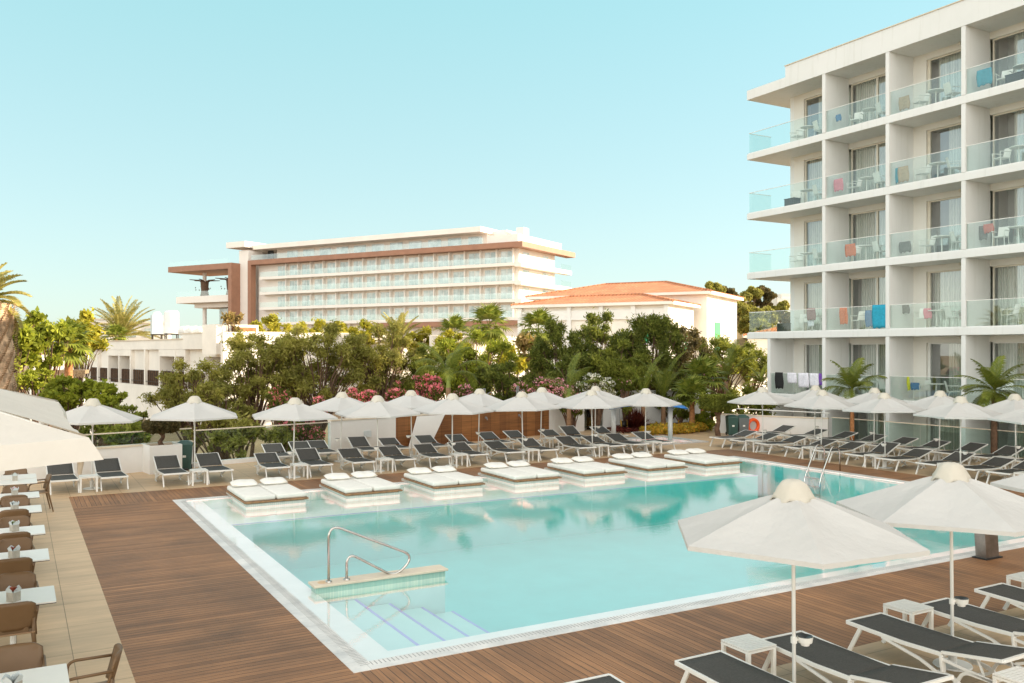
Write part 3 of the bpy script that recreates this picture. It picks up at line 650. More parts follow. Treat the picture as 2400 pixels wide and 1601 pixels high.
# ================================================================ LOUNGERS (foot at local origin, head towards +y)
def make_lounger(back,fab='sling_dark'):
    t=thing('sun_lounger','x','sun lounger'); W=.325; zr=.345
    ang=back; L1,L2=1.27,.70; hy,hz=L1+L2*math.cos(ang),zr+.01+L2*math.sin(ang)
    f=MB()
    for x in (-W,W):
        pts=[(x,0,zr+.01),(x,.35,zr-.005),(x,.8,zr-.02),(x,L1,zr-.012)]
        for a,b in zip(pts[:-1],pts[1:]): f.bar(a,b,.028,.045)
        f.bar((x,.5,zr-.03),(x,1.0,zr-.14),.026,.035); f.bar((x,1.0,zr-.14),(x,1.25,zr-.24),.026,.035)      # lower brace
        f.bar((x,L1,zr-.03),(x,L1+.02,zr-.20),.028,.07); f.bar((x,L1,zr-.06),(x,1.86,zr-.13),.026,.035)
    f.bar((-W,0,zr+.01),(W,0,zr+.01),.03,.045); f.bar((-W,1.86,zr-.13),(W,1.86,zr-.13),.028,.028); f.bar((-W,L1,zr-.03),(W,L1,zr-.03),.025,.025)
    f.build('frame','white_metal',t,bevel=.004)
    for x in (-W,W): MB().bar((x,.20,zr-.02),(x,.03,.0),.03,.05).build('leg','white_metal',t,bevel=.004)
    for x in (-W,W):
        a=MB(); pp=smooth_path([(x,1.22,zr-.22),(x,1.42,.12),(x,1.56,0)],[.2],4); [a.bar(p,q,.028,.045) for p,q in zip(pp[:-1],pp[1:])]
        pp=smooth_path([(x,1.86,zr-.13),(x,1.52,zr-.12),(x,1.44,.05),(x,1.30,.0)],[.2,.2],4); [a.bar(p,q,.026,.034) for p,q in zip(pp[:-1],pp[1:])]
        a.build('leg','white_metal',t)
    b=MB()
    for x in (-W,W): b.bar((x,L1,zr+.012),(x,hy,hz),.028,.032)
    b.bar((-W,hy,hz),(W,hy,hz),.03,.035)
    pr=zr-.12
    b.bar((-W+.06,L1+.38*math.cos(ang),zr+.38*math.sin(ang)-.01),(-W+.06,1.72,pr),.018,.018); b.bar((W-.06,L1+.38*math.cos(ang),zr+.38*math.sin(ang)-.01),(W-.06,1.72,pr),.018,.018)
    b.build('backrest_frame','white_metal',t)
    w=W-.008
    P=[[(x,y,zr+.022-.030*math.sin(math.pi*y/L1)*(1-(x/W)**2)-.02*(y/L1)) for x in (-w,-w*.6,0,w*.6,w)] for y in [L1*q/10 for q in range(11)]]
    MB().grid(P).build('seat_sling',fab,t,smooth=True,solid=.006)
    P=[[(x,L1+L2*q*math.cos(ang)+.02*math.sin(math.pi*q)*(1-(x/W)**2)*math.sin(ang),zr+.024+L2*q*math.sin(ang)-.028*math.sin(math.pi*q)*(1-(x/W)**2)) for x in (-w,-w*.6,0,w*.6,w)] for q in [k/6 for k in range(7)]]
    MB().grid(P).build('backrest_sling',fab,t,smooth=True,solid=.006)
    return t
LG={'up':make_lounger(R(25)),'mid':make_lounger(R(18)),'side':make_lounger(R(15)),'low':make_lounger(R(9))}
usedL={k:[False] for k in LG}
def lounger(kind,x,y,rz,label,grp):
    rt=random.Random(int(x*131+y*57)); x+=rt.uniform(-.04,.04); y+=rt.uniform(-.05,.05); rz+=R(rt.uniform(-1.2,1.2))
    if kind in('mid','side') and rt.random()<.18: kind='up' if rt.random()<.5 else ('side' if kind=='mid' else 'mid')
    return place(LG[kind],usedL[kind],label,(x,y,0),rz,grp)
def make_side_table():
    t=thing('side_table','x','table'); h=.42; a=.215; tp=MB()
    tp.box(-a,a,-a,a,h-.045,h-.02)
    n=9
    for i in range(n): y0=-a+.012+i*(2*a-.024)/n; tp.box(-a+.015,a-.015,y0+.006,y0+(2*a-.024)/n-.006,h-.02,h)
    tp.box(-a,-a+.015,-a,a,h-.012,h+.001); tp.box(a-.015,a,-a,a,h-.012,h+.001); tp.box(-a+.015,a-.015,-a,-a+.012,h-.012,h+.001); tp.box(-a+.015,a-.015,a-.012,a,h-.012,h+.001)
    tp.build('tabletop','white_plastic',t)
    for sx in (-1,1):
        for sy in (-1,1): MB().box(sx*a-(.045 if sx>0 else 0),sx*a+(0 if sx>0 else .045),sy*a-(.045 if sy>0 else 0),sy*a+(0 if sy>0 else .045),0,h-.046).build('leg','white_plastic',t,bevel=.006)
    return t
ST_=make_side_table(); usedT=[False]
def stable(x,y,rz,label,grp): return place(ST_,usedT,label,(x,y,0),rz,grp)
GL='dark sun loungers in the row behind the daybeds'; GT='white side tables between the loungers'
la=lambda u,v,a=0:None
# left terrace
for u,v,lab in ((1.06,25.55,'grey sun lounger nearest the dining tables, left of the first side table'),(2.25,25.5,'grey sun lounger right of the first side table, below the awning corner'),(3.84,25.4,'grey sun lounger in front of the white planter'),(4.99,25.4,'grey sun lounger at the corner of the timber deck, right of the bin')):
    lounger('up',u,v,R(2),lab,'grey sun loungers on the left terrace')
stable(1.66,25.75,0,'white side table between the two leftmost loungers',GT); stable(4.42,25.55,0,'white side table at the foot of the parasol beside the planter',GT)
for i,p in enumerate(FP):
    n_=ORD[i]
    if i<5 or True:
        lounger('mid',p-.55,25.32,R(-2-(i*7)%5),f'dark sun lounger left of the pole under the {n_} front parasol behind the daybeds',GL)
        lounger('mid',p+.78,25.30,R(-1-(i*5)%4),f'dark sun lounger right of the side table under the {n_} front parasol behind the daybeds',GL)
        stable(p+.10,25.42,0,f'white side table by the {n_} front parasol pole behind the daybeds',GT)
GL2='dark sun loungers in the row along the terrace wall'
for i,p in enumerate(BP):
    n_=ORD[i]
    lounger('mid',p-.5,28.25,R(-3-(i*7)%5),f'dark sun lounger left of the pole under the {n_} back row parasol',GL2)
    if i<5: lounger('mid',p+1.0,28.25,R(-2-(i*5)%4),f'dark sun lounger right of the table under the {n_} back row parasol',GL2)
    stable(p+.36,28.4,0,f'white side table by the {n_} back row parasol pole',GT)
lounger('mid',7.45,28.0,R(-3),'dark sun lounger by the glass fence, leftmost of the back row',GL2); lounger('mid',8.35,28.2,R(-3),'dark sun lounger in front of the oleander, second of the back row',GL2)
GL3='dark sun loungers nearest the pool on the hotel side'; GL4='dark sun loungers nearer the hotel'
lounger('side',23.62,25.75,R(-88),'dark sun lounger beside the paddling pool, leftmost on the hotel side',GL3)
for i,p in enumerate(RP):
    n_=ORD[i]
    for dv,s_ in ((.82,'left'),(-.42,'right')):
        if i==4 and dv<0: continue
        lounger('side',23.6,p+dv,R(-90+((i*7)%5-2)),f'dark sun lounger on the {s_} side of the {n_} poolside parasol before the hotel',GL3)
    stable(23.85,p+.22,0,f'white side table by the {n_} poolside parasol before the hotel',GT)
for i,p in enumerate(RQ):
    n_=ORD[i]
    for dv,s_ in ((.95,'left'),(-.40,'right')): lounger('side',26.65,p+dv,R(-90+((i*5)%5-2)),f'dark sun lounger on the {s_} side of the {n_} parasol nearer the hotel',GL4)
    stable(26.85,p+.27,0,f'white side table by the {n_} parasol nearer the hotel',GT)
lounger('mid',26.5,26.4,R(-86),'dark sun lounger in front of the white wall, right of the wheeled bins',GL4)
GL5='dark sun loungers in the right foreground'
for u,v,lab in ((6.46,7.38,'dark flat sun lounger left of the nearest parasol pole, at the bottom edge'),(7.85,7.38,'dark flat sun lounger right of the nearest parasol pole'),(9.25,7.42,'dark flat sun lounger left of the second foreground parasol pole'),(10.62,7.38,'dark flat sun lounger right of the second foreground parasol pole'),(12.05,7.46,'dark flat sun lounger cut off by the right edge of the picture'),(4.98,7.40,'dark sun lounger corner peeking in at the bottom edge of the picture')):
    lounger('low',u,v,R(180),lab,GL5)
stable(7.20,7.31,0,'white slatted side table by the nearest parasol in the foreground',GT); stable(10.04,7.35,0,'white slatted side table by the second foreground parasol',GT); stable(12.86,7.42,0,'white side table at the right edge of the picture',GT)
stable(8.88,5.16,0,'white tabletop at the bottom right corner of the picture',GT)
# steel outdoor shower column by the near pool edge
o=thing('steel_column','slanted brown steel shower column standing at the near pool edge','shower',(15.2,9.52,0),0)
MB().prism([(-.24,-.14),(.24,-.14),(.24,.14),(-.24,.14)],0,.02).build('base_plate','dark',o)
mb=MB(); lo=[(-.19,-.1),(.19,-.1),(.19,.1),(-.19,.1)]; hi=[(x-.10,y) for x,y in lo]
for k in range(4): a,b=k,(k+1)%4; mb.quad((*lo[a],.02),(*lo[b],.02),(*hi[b],1.1),(*hi[a],1.1))
mb.poly([(*q,1.1) for q in hi]); mb.build('column_body','brushed_steel',o); MB().tube([(-.11,-.08,.95),(-.11,-.25,.95)],.02,8).build('spout','steel',o)
# ================================================================ DAYBEDS
def pillow_mesh(wx,wy,h,seed):
    rr=random.Random(seed); mb=MB(); n=12
    def pt(i,j,s_):
        x=-1+2*i/n; y=-1+2*j/n; e=max(0,(1-abs(x)**3.2)*(1-abs(y)**3.2))**.5; k=1-.05*(abs(x*y))
        return (x*wx/2*k,y*wy/2*k,h/2+s_*h/2*e+ .008*math.sin(5*x+seed)*e)
    mb.grid([[pt(i,j,1) for i in range(n+1)] for j in range(n+1)]); mb.grid([[pt(n-i,j,-.8) for i in range(n+1)] for j in range(n+1)])
    return mb
def make_daybed():
    t=thing('daybed','x','daybed'); W,L=1.55,2.15
    MB().box(-W/2+.06,W/2-.06,.06,L+.2,-.2,.09).build('tiled_plinth','mosaic_pale',t)
    f=MB(); n=9
    f.box(-W/2,W/2,0,.09,.112,.15); f.box(-W/2,-W/2+.06,.092,L-.1,.112,.15); f.box(W/2-.06,W/2,.092,L-.1,.112,.15)
    for i in range(n): y=.12+i*(L-.25)/n; f.box(-W/2+.061,W/2-.061,y,y+.16,.13,.149)
    f.box(-W/2+.1,W/2-.1,.06,L-.2,.091,.111); f.build('wooden_platform','bed_wood',t,bevel=.006)
    for i,sx in enumerate((-1,1)):
        c=sx*(W/4-.006); mb=MB(); w2=W/4-.018; 
        o=MB().box(c-w2,c+w2,.06,L-.02,.152,.275).build('mattress','cushion',t,smooth=True); q=o.modifiers.new('bevel','BEVEL'); q.width=.045; q.segments=4
        p=pillow_mesh(.66,.48,.15,i+3).build('pillow','cushion',t,smooth=True); p.location=(c,L-.32,.27); p.rotation_euler=(R(7),0,R(sx*2))
        pp=MB(); pp.tube([(c+x,L-.32+y,.33) for x,y in ((-.31,-.22),(.31,-.22))],.006,5).build('piping','piping',t)
    return t
brickmat('mosaic_pale',(.74,.74,.68),(.66,.68,.62),(.52,.54,.50),.05,.05,.004,0,.3,.1,offs=0)
DB=make_daybed(); usedD=[False]
for i,(u,v) in enumerate(((5.48,21.22),(7.95,21.2),(10.35,21.15),(12.8,21.12),(15.12,21.1),(17.45,21.1),(19.75,21.1))):
    place(DB,usedD,f'double white daybed standing in the pool shallows, {ORD[i]} from the left',(u,v,-.03),R(0),'white daybeds along the far pool edge')
# ================================================================ DINING TABLES AND CHAIRS
def rrect(w,h,r,n=5):
    pts=[]
    for cx,cy,a0 in ((w/2-r,h/2-r,0),(-w/2+r,h/2-r,90),(-w/2+r,-h/2+r,180),(w/2-r,-h/2+r,270)):
        for j in range(n+1): a=R(a0+90*j/n); pts.append((cx+r*math.cos(a),cy+r*math.sin(a)))
    return pts
def make_dining_chair():
    t=thing('dining_chair','x','chair')     # faces -y, back at +y
    W=.46
    n=10;P=[]
    for j in range(9):
        q=j/8; z=.50+.34*q; row=[]
        hw=W/2*(.90+.12*math.sin(q*math.pi*.8)) if q<.8 else W/2*(1.02*(1-((q-.8)/.2)**2*.22))
        for i in range(n+1):
            x=-1+2*i/n; row.append((x*hw,.19+.09*q-.05*x*x+.0,z+(-.02*abs(x)**6 if j==8 else 0)))
        P.append(row)
    MB().grid(P).build('backrest','chair_brown',t,smooth=True,solid=.022)
    P=[]
    for j in range(9):
        q=j/8; y=-.24+.46*q; row=[]
        for i in range(n+1):
            x=-1+2*i/n; row.append((x*W/2*(1-.10*(1-q)),y,.455-.02*math.sin(q*math.pi)*(1-x*x)+.03*max(0,q-.8)*5*0.5-.02*max(0,.15-q)*6))
        P.append(row)
    MB().grid(P).build('seat','chair_inner',t,smooth=True,solid=.02)
    MB().box(-.16,.16,.17,.20,.45,.52).build('back_support','chair_brown',t)
    for x in (-1,1):
        MB().tube(smooth_path([(x*.245,.22,.70),(x*.27,-.20,.68),(x*.235,-.20,.46)],[.09],5),.015,7).build('armrest','chair_brown',t,smooth=True)
        MB().tube([(x*.20,-.20,.45),(x*.235,-.25,0)],[.020,.013],7).build('leg','chair_brown',t,smooth=True)
        MB().tube([(x*.215,.20,.62),(x*.21,.20,.45),(x*.24,.30,0)],[.018,.022,.013],7).build('leg','chair_brown',t,smooth=True)
    return t
DC=make_dining_chair(); usedC=[False]
def make_dining_table():
    t=thing('dining_table','x','table'); MB().prism(rrect(.9,.80,.012,2),.715,.73).build('tabletop','table_white',t); MB().prism(rrect(.9,.80,.012,2),.706,.7145).build('tabletop_edge','table_edge',t)
    MB().tube([(0,0,.08),(0,0,.70)],.032,10).build('column','white_metal',t)
    for a in (45,135,225,315): MB().bar((0,0,.09),(.38*math.cos(R(a)),.38*math.sin(R(a)),.02),.05,.03).build('foot','white_metal',t)
    return t
DT=make_dining_table(); usedDT=[False]
def make_pot(): 
    t=thing('flower_pot','x','flower pot'); a=.055
    MB().box(-a,a,-a,a,0,.11).build('pot','concrete_pot',t,bevel=.004)
    pm=MB(); rr=random.Random(3)
    for i in range(4):
        th=R(90*i); c,s_=math.cos(th),math.sin(th); 
        pm.poly([(c*a*.92-s_*a*.9,s_*a*.92+c*a*.9,.10),(c*a*.92+s_*a*.9,s_*a*.92-c*a*.9,.10),(c*a*1.25+s_*a*.9,s_*a*1.25-c*a*.9,.14),(c*a*1.3,s_*a*1.3,.175),(c*a*1.2-s_*a*.9,s_*a*1.2+c*a*.9,.145)])
    pm.build('paper_wrap','paper',t)
    return t
FPt=make_pot(); usedF=[False]
def succulent(parent,mat,seed):
    rr=random.Random(seed); mb=MB()
    for i in range(34):
        a=rr.uniform(0,6.28); l=rr.uniform(.03,.065); e=rr.uniform(.3,1.4); b=Vector((.02*math.cos(a),.02*math.sin(a),.11)); d=Vector((math.cos(a)*math.cos(e),math.sin(a)*math.cos(e),math.sin(e))); s_=Vector((-math.sin(a),math.cos(a),0))*.011
        mb.quad(b-s_,b+d*l*.6-s_*1.3,b+d*l,b+d*l*.6+s_*1.3); mb.quad(b-s_*.3,b+s_,b+d*l*.7+s_*1.3,b+d*l)
    mb.build('succulent',mat,parent)
TV=[23.95,23.05,20.80,18.93,16.66,14.59,12.17,8.97]
GD='brown dining chairs'; GDT='white dining tables in the row at the left'
nm=['farthest','second farthest','third farthest','fourth farthest','fifth from the far end','sixth from the far end','seventh from the far end','nearest']
pots=[(23.25,'succulent'),(20.85,'flower_red'),(18.85,'paper'),(16.70,'succulent'),(14.53,'red_leaf'),(12.02,'red_leaf'),(8.75,'paper')]
for i,v in enumerate(TV): place(DT,usedDT,f'white square dining table, {nm[i]} in the row at the left',(-.035,v,0),0,GDT)
for i,(v,m_) in enumerate(pots):
    o=place(FPt,usedF,f'small grey pot with {"red" if m_ in("flower_red","red_leaf") else "green"} plant on the {nm[i+1] if i else "second farthest"} dining table',(-.03,v,.731),R(8*i),'flower pots on the dining tables'); 
    if i==0: pass
for i,o in enumerate([x for x in bpy.data.objects if x.name.startswith('flower_pot')]): succulent(o,pots[i][1],i)
for i,v in enumerate(TV):
    near=v-.62+(.06 if i%2 else 0); far=v+.70
    if i>=2 and i!=7: place(DC,usedC,f'brown dining chair, back to camera, at the {nm[i]} dining table',(-.04,near+.22,0),R(180),GD)
    if i==7 or i==1: pass
    if i not in (1,): place(DC,usedC,f'brown dining chair beyond the {nm[i]} dining table',(-.02,far-.08,0),R(0+(i*5)%7-3),GD)
place(DC,usedC,'brown dining chair turned sideways at the aisle end of the farthest tables',(.42,23.1,0),R(-84),GD)
place(DC,usedC,'brown dining chair with bent arm in the lower left corner beside the nearest table',(.60,9.28,0),R(-96),GD)
# ================================================================ BIG AWNING PARASOL
t=thing('giant_parasol','huge cream square parasol with hanging valance at the left edge','parasol')
cx,cy=.50-2.87,10.62; hx,hy,zc,pk=2.87,2.87,3.02,3.98; mb=MB(); rr=random.Random(5)
cs=[(hx,-hy),(hx,hy),(-hx,hy),(-hx,-hy)]
for k in range(4):
    a,b=cs[k],cs[(k+1)%4]; P=[]
    for q in range(9):
        s_=.02+.98*q/8; P.append([(cx+(a[0]*(1-w_)+b[0]*w_)*s_,cy+(a[1]*(1-w_)+b[1]*w_)*s_,pk+(zc-pk)*s_**.95-.10*math.sin(math.pi*w_)*s_**2+.012*math.sin(w_*23+q)) for w_ in [j/16 for j in range(17)]])
    mb.grid(P)
mb.build('canopy','awning',t,smooth=True)
vl=MB()
for k in range(4):
    a,b=cs[k],cs[(k+1)%4]; P=[]
    for q in range(4):
        P.append([(cx+(a[0]*(1-w_)+b[0]*w_)*(1+.012*q-.02*math.sin(math.pi*w_)*q/3),cy+(a[1]*(1-w_)+b[1]*w_)*(1+.012*q-.02*math.sin(math.pi*w_)*q/3),zc-.10*math.sin(math.pi*w_)-.002-.055*q-.025*math.sin(math.pi*w_)*q-(.012*math.sin(w_*40) if q==3 else 0)) for w_ in [j/16 for j in range(17)]])
    vl.grid(P)
vl.build('valance','awning',t,smooth=True)
MB().box(cx-.06,cx+.06,cy-.06,cy+.06,0,pk-.03).build('pole','white_metal',t); MB().box(cx-.5,cx+.5,cy-.5,cy+.5,.001,.07).build('base','grey_metal',t)
for c in cs: MB().bar((cx+c[0]*.03,cy+c[1]*.03,pk-.06),(cx+c[0]*.99,cy+c[1]*.99,zc-.03),.03,.04).build('rib','white_metal',t)
o=MB().tube([(0,0,-.02),(0.01,-.02,-.14),(0,.02,-.30)],[.035,.03,.015],8).build('tied_cloth','awning',t,smooth=True); o.location=(cx+hx-.06,cy-hy+.04,zc)
# ================================================================ SMALL THINGS
def bin_(x,y,rz,label,body,lid,s=1):
    o=thing('wheeled_bin',label,'bin',(x,y,0),rz,'wheeled bins on the terrace'); o.scale=(s,s,s); mb=MB(); lo=[(-.19,-.2),(.19,-.2),(.19,.2),(-.19,.2)]; hi=[(a*1.22,b*1.22) for a,b in lo]
    for k in range(4): a,b=k,(k+1)%4; mb.quad((*lo[a],.06),(*lo[b],.06),(*hi[b],.78),(*hi[a],.78))
    mb.box(-.2,-.12,-.23,-.19,.02,.5); mb.box(.12,.2,-.23,-.19,.02,.5); mb.build('bin_body',body,o,bevel=.01)
    l=MB(); l.lathe([(0,.12),(.12,.11),(.24,.05),(.27,0),(.26,-.04)],4,(0,0,.80)); q=l.build('lid',lid,o,bevel=.015); q.rotation_euler=(0,0,R(45)); q.scale=(1.28,1.28,1)
    MB().box(-.05,.05,-.225,-.215,.40,.50).build('badge','white_plastic',o); MB().box(-.12,.12,-.25,-.2,.0,.06).build('pedal','black_plastic',o)
    for x_ in (-.2,.2): MB().tube([(x_-.02,.2,.07),(x_+.02,.2,.07)],.07,12).build('wheel','black_plastic',o)
a=G(434,1101); bin_(a[0],a[1]+.1,R(-12),'dark green pedal bin between the planter and the second pair of loungers','bin_green','bin_green')
a=G(1725,1021); bin_(a[0],a[1]+.25,R(-28),'dark green wheeled bin, left of the pair by the right wall','bin_green','bin_green',1.0)
a=G(1752,1021); bin_(a[0],a[1]+.3,R(-28),'grey wheeled bin with green lid, right of the pair by the wall','bin_grey','bin_green',1.0)
a=G(1773,1022); o=MB(); o.lathe([(.27+.075*math.cos(R(q)),.075*math.sin(R(q))) for q in range(0,361,30)],24); r=o.build('life_ring','orange',smooth=True); r.location=(a[0]+.25,a[1]+.45,.42); r.rotation_euler=(R(90),0,R(-8)); tag(r,'orange life ring leaning on the white wall beside the bins','life ring')
# planter with clipped olive
a=G(378,1108); pl=thing('planter_box','tall square white planter behind the left loungers','planter',(a[0]+.05,a[1]+.32,0),R(8)); mb=MB()
for (x0,x1,y0,y1) in ((-.48,.48,-.48,-.42),(-.48,.48,.42,.48),(-.48,-.42,-.42,.42),(.42,.48,-.42,.42)): mb.box(x0,x1,y0,y1,0,.86)
mb.build('planter_wall','white_paint',pl); MB().box(-.42,.42,-.42,.42,.1,.80).build('soil','beige',pl)
PLC=(a[0]+.05,a[1]+.32)
# hose reel
a=G(1462,1008); o=thing('hose_reel','yellow and black garden hose reel on the ground by the flower bed','hose reel',(a[0],a[1],0),R(-30))
for x in (-.14,.14): MB().tube([(x-.015,0,.26),(x+.015,0,.26)],.24,18).build('reel_disc','yellow',o)
MB().tube([(-.12,0,.26),(.12,0,.26)],.19,16).build('hose','black_plastic',o,smooth=True)
fr_=MB(); [fr_.tube(smooth_path([(x,-.28,0),(x,.05,.5),(x,.22,.95),(x*.7,.32,1.0)],[.1,.1]),.014,6) for x in (-.18,.18)]; fr_.build('handle_frame','grey_metal',o)
# blue-topped shade over the paddling pool
o=thing('blue_shade','curved blue topped shade on two white pillars by the paddling pool','shade'); pc=at(1512,36.7); pd=Vector(at(1601,36.7))-Vector(pc); pdn=pd.normalized(); pn=Vector((-pdn.y,pdn.x))
P=[[(pc[0]+pdn.x*1.6*x+pn.x*.9*y,pc[1]+pdn.y*1.6*x+pn.y*.9*y,1.62-.16*x*x-.07*y*y) for x in [k/8-1 for k in range(17)]] for y in (-1,-.5,0,.5,1)]
MB().grid(P).build('blue_top','blue_canopy',o,smooth=True,solid=.05)
for px in (1438,1571): q=at(px,36.7); MB().tube([(q[0],q[1],0),(q[0],q[1],1.5)],.10,14).build('pillar','white_paint',o,smooth=True)
# ================================================================ FAR BUILDINGS
def frame(name,label,cat,r,d,ang):      # local +x runs right and nearer along the facade, +y goes behind it
    x0,y0=cw(r,d); a=R(ang); dx,dy=cw(math.sin(-a)*-1 if 0 else -math.sin(a),-math.cos(a)); return thing(name,label,cat,(x0,y0,0),math.atan2(dy,dx))
def BX(p,name,mat,x0,x1,y0,y1,z0,z1,**k): return MB().box(x0,x1,y0,y1,z0,z1).build(name,mat,p,**k)
plain('far_white',(.80,.745,.68),.7,var=.04,scale=.3); plain('far_band',(.33,.165,.10),.6,var=.08,scale=.8)
fh=frame('distant_hotel','long modern cream hotel with brown band and glass balconies in the distance','building',.37,152,-60.3)
XL=-62.8
BX(fh,'wall','far_white',XL,-.0,1.7,15.5,-3,21.8); BX(fh,'wall','far_white',-60,-8,4.2,14,22.7,25.2)
for i,z in enumerate((19.2,16.05,12.9,9.75)):
    BX(fh,'balcony_slab','far_white',XL+2,.1,0,1.69,z-.55,z); BX(fh,'balcony_slab','far_white',.11,1.4,0,20,z-.75,z) 
    BX(fh,'balcony_glass','far_rail_glass',XL+2,-.2,.1,.14,z+.01,z+1.05)
    BX(fh,'balcony_glass','far_rail_glass',1.3,1.34,15.6,19.9,z+.01,z+1.05)
BX(fh,'brown_band','far_band',XL,1.9,-.5,1.69,21.8,22.75); BX(fh,'brown_band','far_band',-.01,1.9,1.7,20.5,21.8,22.75); BX(fh,'brown_band','far_band',XL-.9,XL,-.5,.9,8,22.75)
BX(fh,'base_band','far_band',-30,.9,-.2,1.5,8.3,9.15)
BX(fh,'terrace_glass','far_rail_glass',XL,-6,-.4,-.36,22.77,23.8)
BX(fh,'roof_slab','far_white',-64,-7.6,1.2,16,25.2,26.15); BX(fh,'roof_slab','far_white',-69.5,-64.01,-1,14,25.6,26.8)
BX(fh,'parapet','far_white',-6,.2,1.0,1.3,22.76,24.3); BX(fh,'parapet','far_white',-.1,.2,1.31,18,22.76,24.3); BX(fh,'roof_box','far_white',-8,-5,6,12,24.5,25.9); BX(fh,'roof_box','far_white',-3.5,-2,7,9,24.3,26.3)
BX(fh,'stair_tower','far_white',XL-3.9,XL-1.25,0,9,-3,25.0); BX(fh,'stair_tower','far_white',XL-8,XL-1.25,4,12,-3,25.6)
BX(fh,'dark_window','dark',XL+.4,XL+2,3.9,4.1,22.9,25.1)
# side wing with its open terraces
BX(fh,'brown_band','far_band',-67.4,-66.4,-2.4,6,-3,22.3); BX(fh,'brown_band','far_band',-86,-67.41,-2.4,9,21.1,22.3)
BX(fh,'terrace_glass','far_rail_glass',-85.8,-67.5,-2.2,-2.15,22.31,23.3)
BX(fh,'balcony_slab','far_white',-84.5,-67.41,-1.5,9,14.3,15.7); BX(fh,'balcony_slab','far_white',-81,-67.42,.5,9,13.3,14.29); BX(fh,'balcony_glass','far_rail_glass',-84.4,-67.5,-1.4,-1.35,15.71,16.8)
BX(fh,'wall','far_glass',-76,-67.45,3,9,8,13.2); BX(fh,'base_band','far_band',-83,-67.45,-1,9,6.6,8.2); BX(fh,'balcony_glass','far_rail_glass',-83,-67.5,-.9,-.86,8.21,9.2)
for x in (-79.5,-71.5):
    MB().tube([(x,2,8.2),(x,2,13.2)],.45,10).build('column','far_white',fh); MB().tube([(x,2,15.7),(x,2,21.1)],.42,10).build('column','far_white',fh)
    tr_=MB(); tr_.tube([(x,2,15.8),(x,2,17),(x,2,19.0)],[1.0,.75,.9],9); [tr_.tube([(x,2,18.8),(x+1.2*math.cos(a),2+1.2*math.sin(a),19.35),(x+3.2*math.cos(a),2+3.2*math.sin(a),19.45)],[.3,.15,.08],5) for a in (0,1,2.1,3.14,4.2,5.2)]; 
    for j in range(9): a=j*.7; q=1.3+.25*j; tr_.lathe([(0,.2),(.12,0),(0,-.2)],6,(x+q*math.cos(a),2+q*math.sin(a)*.5,17.6+.4*math.sin(j*3)))
    tr_.build('tree_column','bark',fh)
for i in range(17):
    x=-3.55-i*3.35
    BX(fh,'divider_wall','far_white',x+2.62,x+2.85,.9,1.69,8,21.79)
    for z in (19.2,16.05,12.9,9.75):
        o=BX(fh,'window','far_white',x-.06,x+2.46,1.6,1.69,z+.02,z+2.25); k=MB(); k.box(x,x+1.15,1.57,1.595,z+.05,z+2.18); k.box(x+1.25,x+2.4,1.57,1.595,z+.05,z+2.18); k.build('pane','far_glass',o)
for i in range(11):
    x=-12-i*4.5
    o=BX(fh,'window','far_white',x-.06,x+3.0,4.1,4.19,22.8,24.9); BX(o,'pane','far_glass',x,x+2.94,4.05,4.095,22.85,24.8)
for z in (19.2,16.05,12.9,9.75):
    for y in (3.0,10.5):
        o=BX(fh,'window','far_white',-.005,.05,y,y+2.4,z+.2,z+2.2); BX(o,'pane','far_glass',.052,.07,y+.1,y+2.3,z+.3,z+2.1)
# terracotta-roofed buildings
def hip(p,x0,x1,y0,y1,z,h,ov=.7,rid=.28):
    a,b,c,d=(x0-ov,y0-ov,z),(x1+ov,y0-ov,z),(x1+ov,y1+ov,z),(x0-ov,y1+ov,z); ym=(y0+y1)/2; w_=(y1-y0)/2+ov; e,f=(x0-ov+w_,ym,z+h),(x1+ov-w_,ym,z+h)
    m_=MB(); m_.quad(a,b,f,e); m_.poly([b,c,f]); m_.quad(c,d,e,f); m_.poly([d,a,e]); m_.build('roof','roof_tile_big',p)
    s=MB(); s.prism([q[:2] for q in (a,b,c,d)],z-.32,z-.012); s.build('eaves','villa_white',p)
    t=MB(); [t.tube([u,v],.13,6) for u,v in ((a,e),(b,f),(c,f),(d,e),(e,f))]; t.build('ridge_tiles','roof_tile_big',p)
brickmat('roof_tile_big',(.66,.29,.14),(.58,.23,.10),(.38,.13,.06),.42,1.1,.06,0,.85,.8,offs=0,bdist=.06,streak=.85,streakscale=(.4,.4,1))
hA=frame('red_roofed_hall','tall white building with terracotta hip roof and green shuttered window','building',21.1,95,-62)
BX(hA,'wall','villa_white',-21,0,0,13.3,-3,9.95); hip(hA,-21,0,0,13.3,10.25,1.75)
o=BX(hA,'window','green_shutter',.0,.06,3.2,5.6,2.6,7.0); BX(hA,'window','far_glass',-9.8,-5.4,-.04,.02,7.9,9.0); BX(hA,'trim','warm_white',.0,.05,.1,.5,-1,9.9); BX(hA,'trim','warm_white',.0,.05,12.6,13.2,-1,9.9); BX(hA,'trim','warm_white',.0,.05,6.8,6.95,-1,9.9)
hB=frame('red_roofed_wing','low white wing with terracotta roof, pilasters and green windows in front of the tall hall','building',15.6,87,-62)
BX(hB,'wall','villa_white',-16.9,0,0,8.4,-3,8.45); hip(hB,-16.9,0,0,8.4,8.72,1.05,.6)
for x in (-16.8,-14.0,-11.0,-7.4,-3.9,-.45): BX(hB,'pilaster','white_paint',x,x+.45,-.35,-.002,-2,8.38)
BX(hB,'beam','white_paint',-16.8,0,-.22,-.003,7.0,8.0)
for x in (-3.2,-1.9): BX(hB,'window','green_shutter',x,x+1.1,-.05,.01,4.6,6.9)
BX(hB,'window','green_shutter',.0,.05,5.2,6.1,3.4,5.6); BX(hB,'window','frame_cream',.0,.05,.5,1.1,3.8,8.0)
